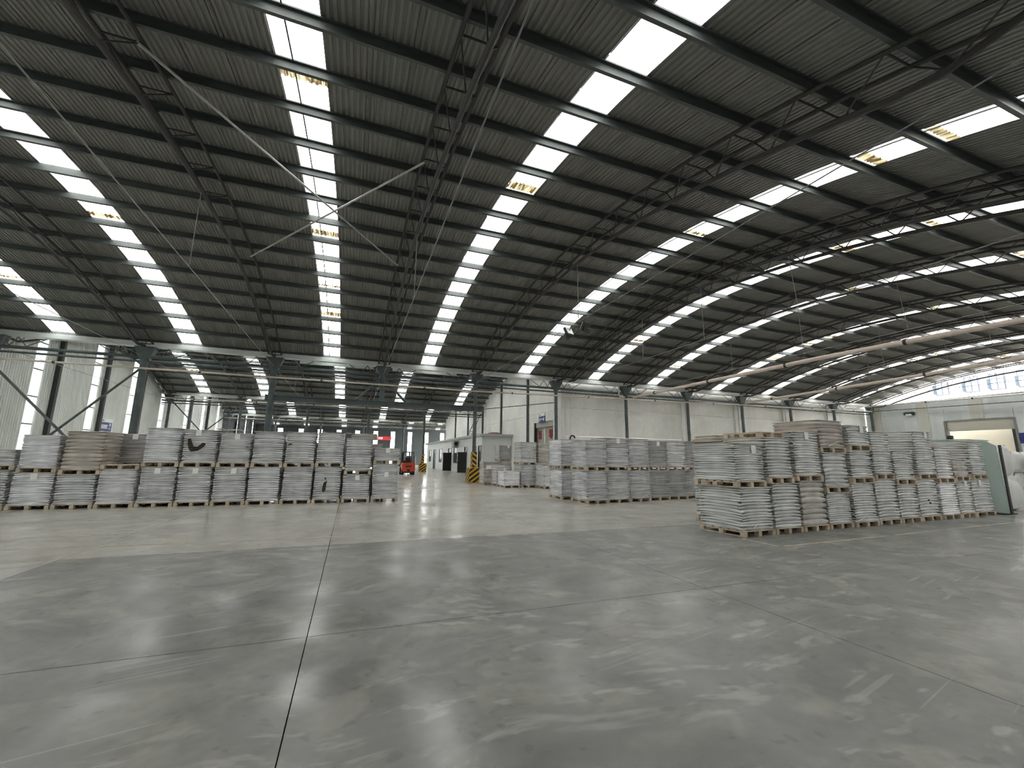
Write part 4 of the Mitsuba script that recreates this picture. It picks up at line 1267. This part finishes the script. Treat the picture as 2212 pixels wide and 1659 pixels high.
load('second line bottom load behind the second right load', GR, 9.05, 9.98, 8.36, 1.15, 0, 1.05, 14, 'film', rz=RZ)
load('second line upper load behind the second right load', GR, 9.05, 9.98, 8.36, 1.15, 1.05, 2.1, 13, 'brown', rz=RZ)
for i, (cx, cy, z, w, d, rz) in enumerate(((9.50, 8.95, 2.105, 1.02, 1.0, 6), (9.60, 9.05, 2.195, 0.9, 0.85, -5))):
    k = thing('flat_bundle', ('broad' if i == 0 else 'upper') + ' worn flat bundle lying on the second line load of the right row', 'bundle')
    mesh, col = bundle_mesh(w, d, 0.08, 1, 'brown', 70 + i)
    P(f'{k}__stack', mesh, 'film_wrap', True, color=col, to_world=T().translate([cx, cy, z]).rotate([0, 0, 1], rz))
    P(f'{k}__cover', rbx(-w / 2, w / 2, -d / 2, d / 2, 0.078, 0.09, 0.004), 'pallet_wood' if i else 'board_pale', to_world=T().translate([cx, cy, z]).rotate([0, 0, 1], rz))

# middle rows
GM = 'wrapped pallet loads in the middle row'
mid = [(8.20, 9.15, 13.88), (9.20, 10.28, 14.05), (10.33, 11.36, 14.2), (11.42, 12.50, 14.42), (12.56, 13.62, 14.62), (13.68, 14.7, 14.8)]
mtop = [2.33, 2.46, 2.46, 2.42, 2.44, 2.46]
mw = ['corner', 'second', 'third', 'fourth', 'fifth', 'sixth']
for i, (x0, x1, y) in enumerate(mid):
    load(f'{mw[i]} bottom load of the middle row, counted from the aisle', GM, x0, x1, y, 1.2, 0, 1.21, (17, 17, 16, 15, 15, 14)[i], ('grey', 'grey', 'grey', 'dark', 'dark', 'dark')[i], None, [(0.5, 0.02, 0.9, 0.15)] if i == 2 else None)
    load(f'{mw[i]} upper load of the middle row, counted from the aisle', GM, x0, x1, y + 0.01, 1.2, 1.21, mtop[i], (18, 15, 15, 16, 14, 14)[i], ('grey', 'grey', 'grey', 'dark', 'pale', 'dark')[i], (0.52, 0.90) if i in (1, 3) else None, [(0.3, 0.1, 0.75, 0.22)] if i in (0, 2) else None)
load('separate bottom load behind the corner of the middle row', GM, 8.06, 9.05, 15.62, 1.2, 0, 1.22, 17, 'white', None)
load('separate upper load behind the corner of the middle row', GM, 8.05, 9.05, 15.62, 1.2, 1.22, 2.42, 17, 'white', None)

GN = 'wrapped pallet loads before the office'
load('tall bottom load of the far group before the red lettered door', GN, 9.20, 10.22, 22.85, 1.2, 0, 1.28, 15, 'grey')
load('tall upper load of the far group before the red lettered door', GN, 9.18, 10.22, 22.85, 1.2, 1.28, 2.57, 15, 'grey')
load('bottom load right of the tall far pair, half hidden', GN, 10.30, 11.3, 22.9, 1.2, 0, 1.22, 14, 'dark')
load('upper load right of the tall far pair, half hidden', GN, 10.30, 11.3, 22.9, 1.2, 1.22, 2.50, 14, 'tan')
load('smooth pale load without visible layers, behind the middle row corner', GN, 9.98, 10.95, 21.4, 1.2, 0, 1.32, 4, 'pale', None, None, None, bulge=0.3)
load('low white load at the front of the far group', GN, 8.10, 9.10, 22.65, 1.2, 0, 0.90, 10, 'bright')
load('low load with label behind the front low white load', GN, 8.15, 9.15, 24.05, 1.15, 0, 1.12, 11, 'pale', (0.5, 0.85))
load('small beige load next to the large striped guard block', GN, 7.75, 8.35, 25.4, 1.1, 0, 0.96, 9, 'tan')
load('low wide pale load behind the small beige load', GN, 8.5, 9.5, 26.3, 1.15, 0, 1.18, 10, 'bright')
load('dark low load near the office, left one', GN, 9.0, 10.15, 29.6, 1.1, 0, 1.38, 12, 'dark')
load('dark bottom load near the office, right one', GN, 10.25, 11.2, 29.6, 1.1, 0, 1.44, 12, 'dark')
load('dark upper load with label standing before the office front', GN, 10.2, 11.2, 29.6, 1.1, 1.44, 2.58, 14, 'dark', (0.72, 0.92))

# ------------------------------------------------------------------ green grey sheet at the end of the right row
gs = thing('sheet_screen', 'grey green flat sheet standing on edge at the end of the right row', 'sheet')
X0 = 20.15
pts = [(7.5, 0.03), (11.2, 0.03), (11.2, 2.5), (8.2, 2.42), (7.75, 2.36), (7.55, 2.22)]
P(f'{gs}__panel', prism(np.array(pts), 'x', X0, X0 + 0.012), 'green_sheet')
P(f'{gs}__edge_strip', cat(bx(X0 - 0.01, X0 + 0.10, 7.46, 7.5, 0.0, 2.24)), 'post_steel')
P(f'{gs}__top_lip', prism(np.array([(7.72, 2.365), (8.2, 2.425), (11.2, 2.505), (11.2, 2.535), (8.15, 2.455), (7.68, 2.40)]), 'x', X0 - 0.16, X0), 'green_sheet')
P(f'{gs}__foot', bx(X0 - 0.25, X0 + 0.45, 7.5, 8.0, 0.0, 0.03), 'post_steel')

# ------------------------------------------------------------------ bulk bags by the end door


def bag(label, x, y, z, w, h, seed, blue=True):
    k = thing('bulk_bag', label, 'bulk bag', 'white bulk bags at the right edge')
    sp = trimesh.creation.icosphere(4)
    v = sp.vertices
    e = np.sign(v) * np.abs(v) ** np.array([0.42, 0.42, 0.55])
    e[:, :2] *= (1.0 + 0.07 * (1 - e[:, 2:] ** 2))
    nz = meshkit.fbm(v * 2.6 + seed, 4, seed)
    e = e * np.array([w / 2, w / 2, h / 2]) * (0.93 + 0.14 * nz[:, None])
    e[:, 2] = np.clip(e[:, 2], -h / 2, h / 2)
    P(f'{k}__body', trimesh.Trimesh(e + np.array([x, y, z + h / 2]), sp.faces), 'bag_white', True)
    for sx in (-1, 1):
        for sy in (-1, 1):
            px_, py_ = x + sx * w * 0.36, y + sy * w * 0.36
            P(f'{k}__lifting_loop', tube([(px_ - 0.09, py_, z + h * 0.88), (px_ - 0.07, py_, z + h * 0.94), (px_, py_, z + h * 0.97), (px_ + 0.07, py_, z + h * 0.94), (px_ + 0.09, py_, z + h * 0.88)], 0.018, 6), 'bag_blue' if blue else 'bag_white')


bag('lower white bulk bag just behind the green sheet edge', 22.15, 8.55, 0.0, 1.1, 1.10, 1, False)
bag('upper white bulk bag just behind the green sheet edge', 22.10, 8.6, 1.12, 1.05, 1.22, 2)
bg = 0
for i, (x, y) in enumerate(((29.6, 10.9), (29.9, 9.6), (31.2, 10.9))):
    k = empty_pallet(f'brown pallet carrying bulk bags, {["left", "right", "rear"][i]} one at the right edge', x, y, 0.0, 1.15, 1.15)
    bag(f'lower bulk bag of the {["left", "right", "rear"][i]} pair on a pallet at the right edge', x, y, PH, 1.15, 1.1, 3 + i)
    bag(f'upper bulk bag of the {["left", "right", "rear"][i]} pair on a pallet at the right edge', x, y, PH + 1.10, 1.12, 1.0, 6 + i)

# ------------------------------------------------------------------ forklift driving away down the aisle
fk = thing('forklift', 'red forklift seen from behind in the far aisle', 'forklift')
FX, FY = 5.15, 41.0
prof = np.array([(-0.56, 0.32), (0.56, 0.32), (0.60, 0.5), (0.60, 1.0), (0.52, 1.12), (-0.52, 1.12), (-0.60, 1.0), (-0.60, 0.5)])
P(f'{fk}__counterweight', prism(np.stack([FX + prof[:, 0], prof[:, 1]], 1), 'y', FY, FY + 0.75), 'forklift_red')
P(f'{fk}__chassis', rbx(FX - 0.5, FX + 0.5, FY + 0.75, FY + 2.2, 0.28, 0.85, 0.04), 'forklift_red')
P(f'{fk}__grille', bx(FX - 0.28, FX + 0.28, FY - 0.012, FY + 0.01, 0.72, 0.84), 'hazard_black')
P(f'{fk}__hitch', bx(FX - 0.12, FX + 0.12, FY - 0.05, FY + 0.02, 0.34, 0.52), 'hazard_black')
P(f'{fk}__bumper', bx(FX - 0.5, FX + 0.5, FY + 0.02, FY + 0.2, 0.18, 0.34), 'hazard_black')
for sx in (-1, 1):
    for (yy_, rr_) in ((FY + 0.42, 0.27), (FY + 1.95, 0.33)):
        w_ = P(f'{fk}__wheel', tube([(FX + sx * 0.40, yy_, rr_), (FX + sx * 0.60, yy_, rr_)], rr_, 18), 'rubber', 40)
        P(f'{w_}__rim', tube([(FX + sx * 0.39, yy_, rr_), (FX + sx * 0.61, yy_, rr_)], rr_ * 0.5, 12), 'galvanized')
for sx in (-1, 1):
    for yy_ in (FY + 0.3, FY + 1.75):
        P(f'{fk}__guard_post', tube([(FX + sx * 0.50, yy_, 0.85), (FX + sx * 0.46, yy_ + (0.1 if yy_ < FY + 1 else -0.1), 2.1)], 0.035, 6), 'hazard_black')
P(f'{fk}__guard_roof', cat(bx(FX - 0.52, FX + 0.52, FY + 0.35, FY + 0.43, 2.08, 2.14), bx(FX - 0.52, FX + 0.52, FY + 1.6, FY + 1.7, 2.08, 2.14), *[bx(FX + x_ - 0.03, FX + x_ + 0.03, FY + 0.4, FY + 1.65, 2.08, 2.13) for x_ in (-0.48, -0.24, 0, 0.24, 0.48)]), 'hazard_black')
P(f'{fk}__seat', cat(rbx(FX - 0.25, FX + 0.25, FY + 0.75, FY + 1.2, 0.95, 1.1, 0.03), rbx(FX - 0.25, FX + 0.25, FY + 0.68, FY + 0.8, 1.05, 1.6, 0.03)), 'hazard_black')
P(f'{fk}__dashboard', rbx(FX - 0.42, FX + 0.42, FY + 1.7, FY + 1.95, 0.85, 1.3, 0.03), 'hazard_black')
for sx in (-1, 1):
    P(f'{fk}__mast_rail', bx(FX + sx * 0.34 - 0.05, FX + sx * 0.34 + 0.05, FY + 2.35, FY + 2.5, 0.1, 2.2), 'hazard_black')
    P(f'{fk}__fork', cat(bx(FX + sx * 0.3 - 0.06, FX + sx * 0.3 + 0.06, FY + 2.55, FY + 3.6, 0.06, 0.10), bx(FX + sx * 0.3 - 0.06, FX + sx * 0.3 + 0.06, FY + 2.53, FY + 2.58, 0.06, 0.6)), 'hazard_black')
P(f'{fk}__carriage', bx(FX - 0.5, FX + 0.5, FY + 2.5, FY + 2.54, 0.3, 0.75), 'hazard_black')
P(f'{fk}__tail_lamp', cat(bx(FX - 0.5, FX - 0.4, FY + 0.25, FY + 0.33, 1.3, 1.4), bx(FX + 0.4, FX + 0.5, FY + 0.25, FY + 0.33, 1.3, 1.4)), 'banner_red')

# dark machines at the far wall
for i, (x0, x1, z1) in enumerate(((7.2, 9.3, 1.5), (9.6, 11.3, 1.9))):
    k = thing('machine', f'dark machine standing before the far windows, {["left", "right"][i]} one', 'machine')
    P(f'{k}__body', rbx(x0, x1, 80, 82, 0.1, z1, 0.08), 'post_steel')
    P(f'{k}__control_box', rbx(x0 + 0.2, x0 + 0.7, 79.8, 80.0, 0.8, z1 - 0.1, 0.03), 'hazard_black')
    P(f'{k}__base', bx(x0 + 0.05, x1 - 0.05, 80.1, 81.9, 0, 0.1), 'hazard_black')
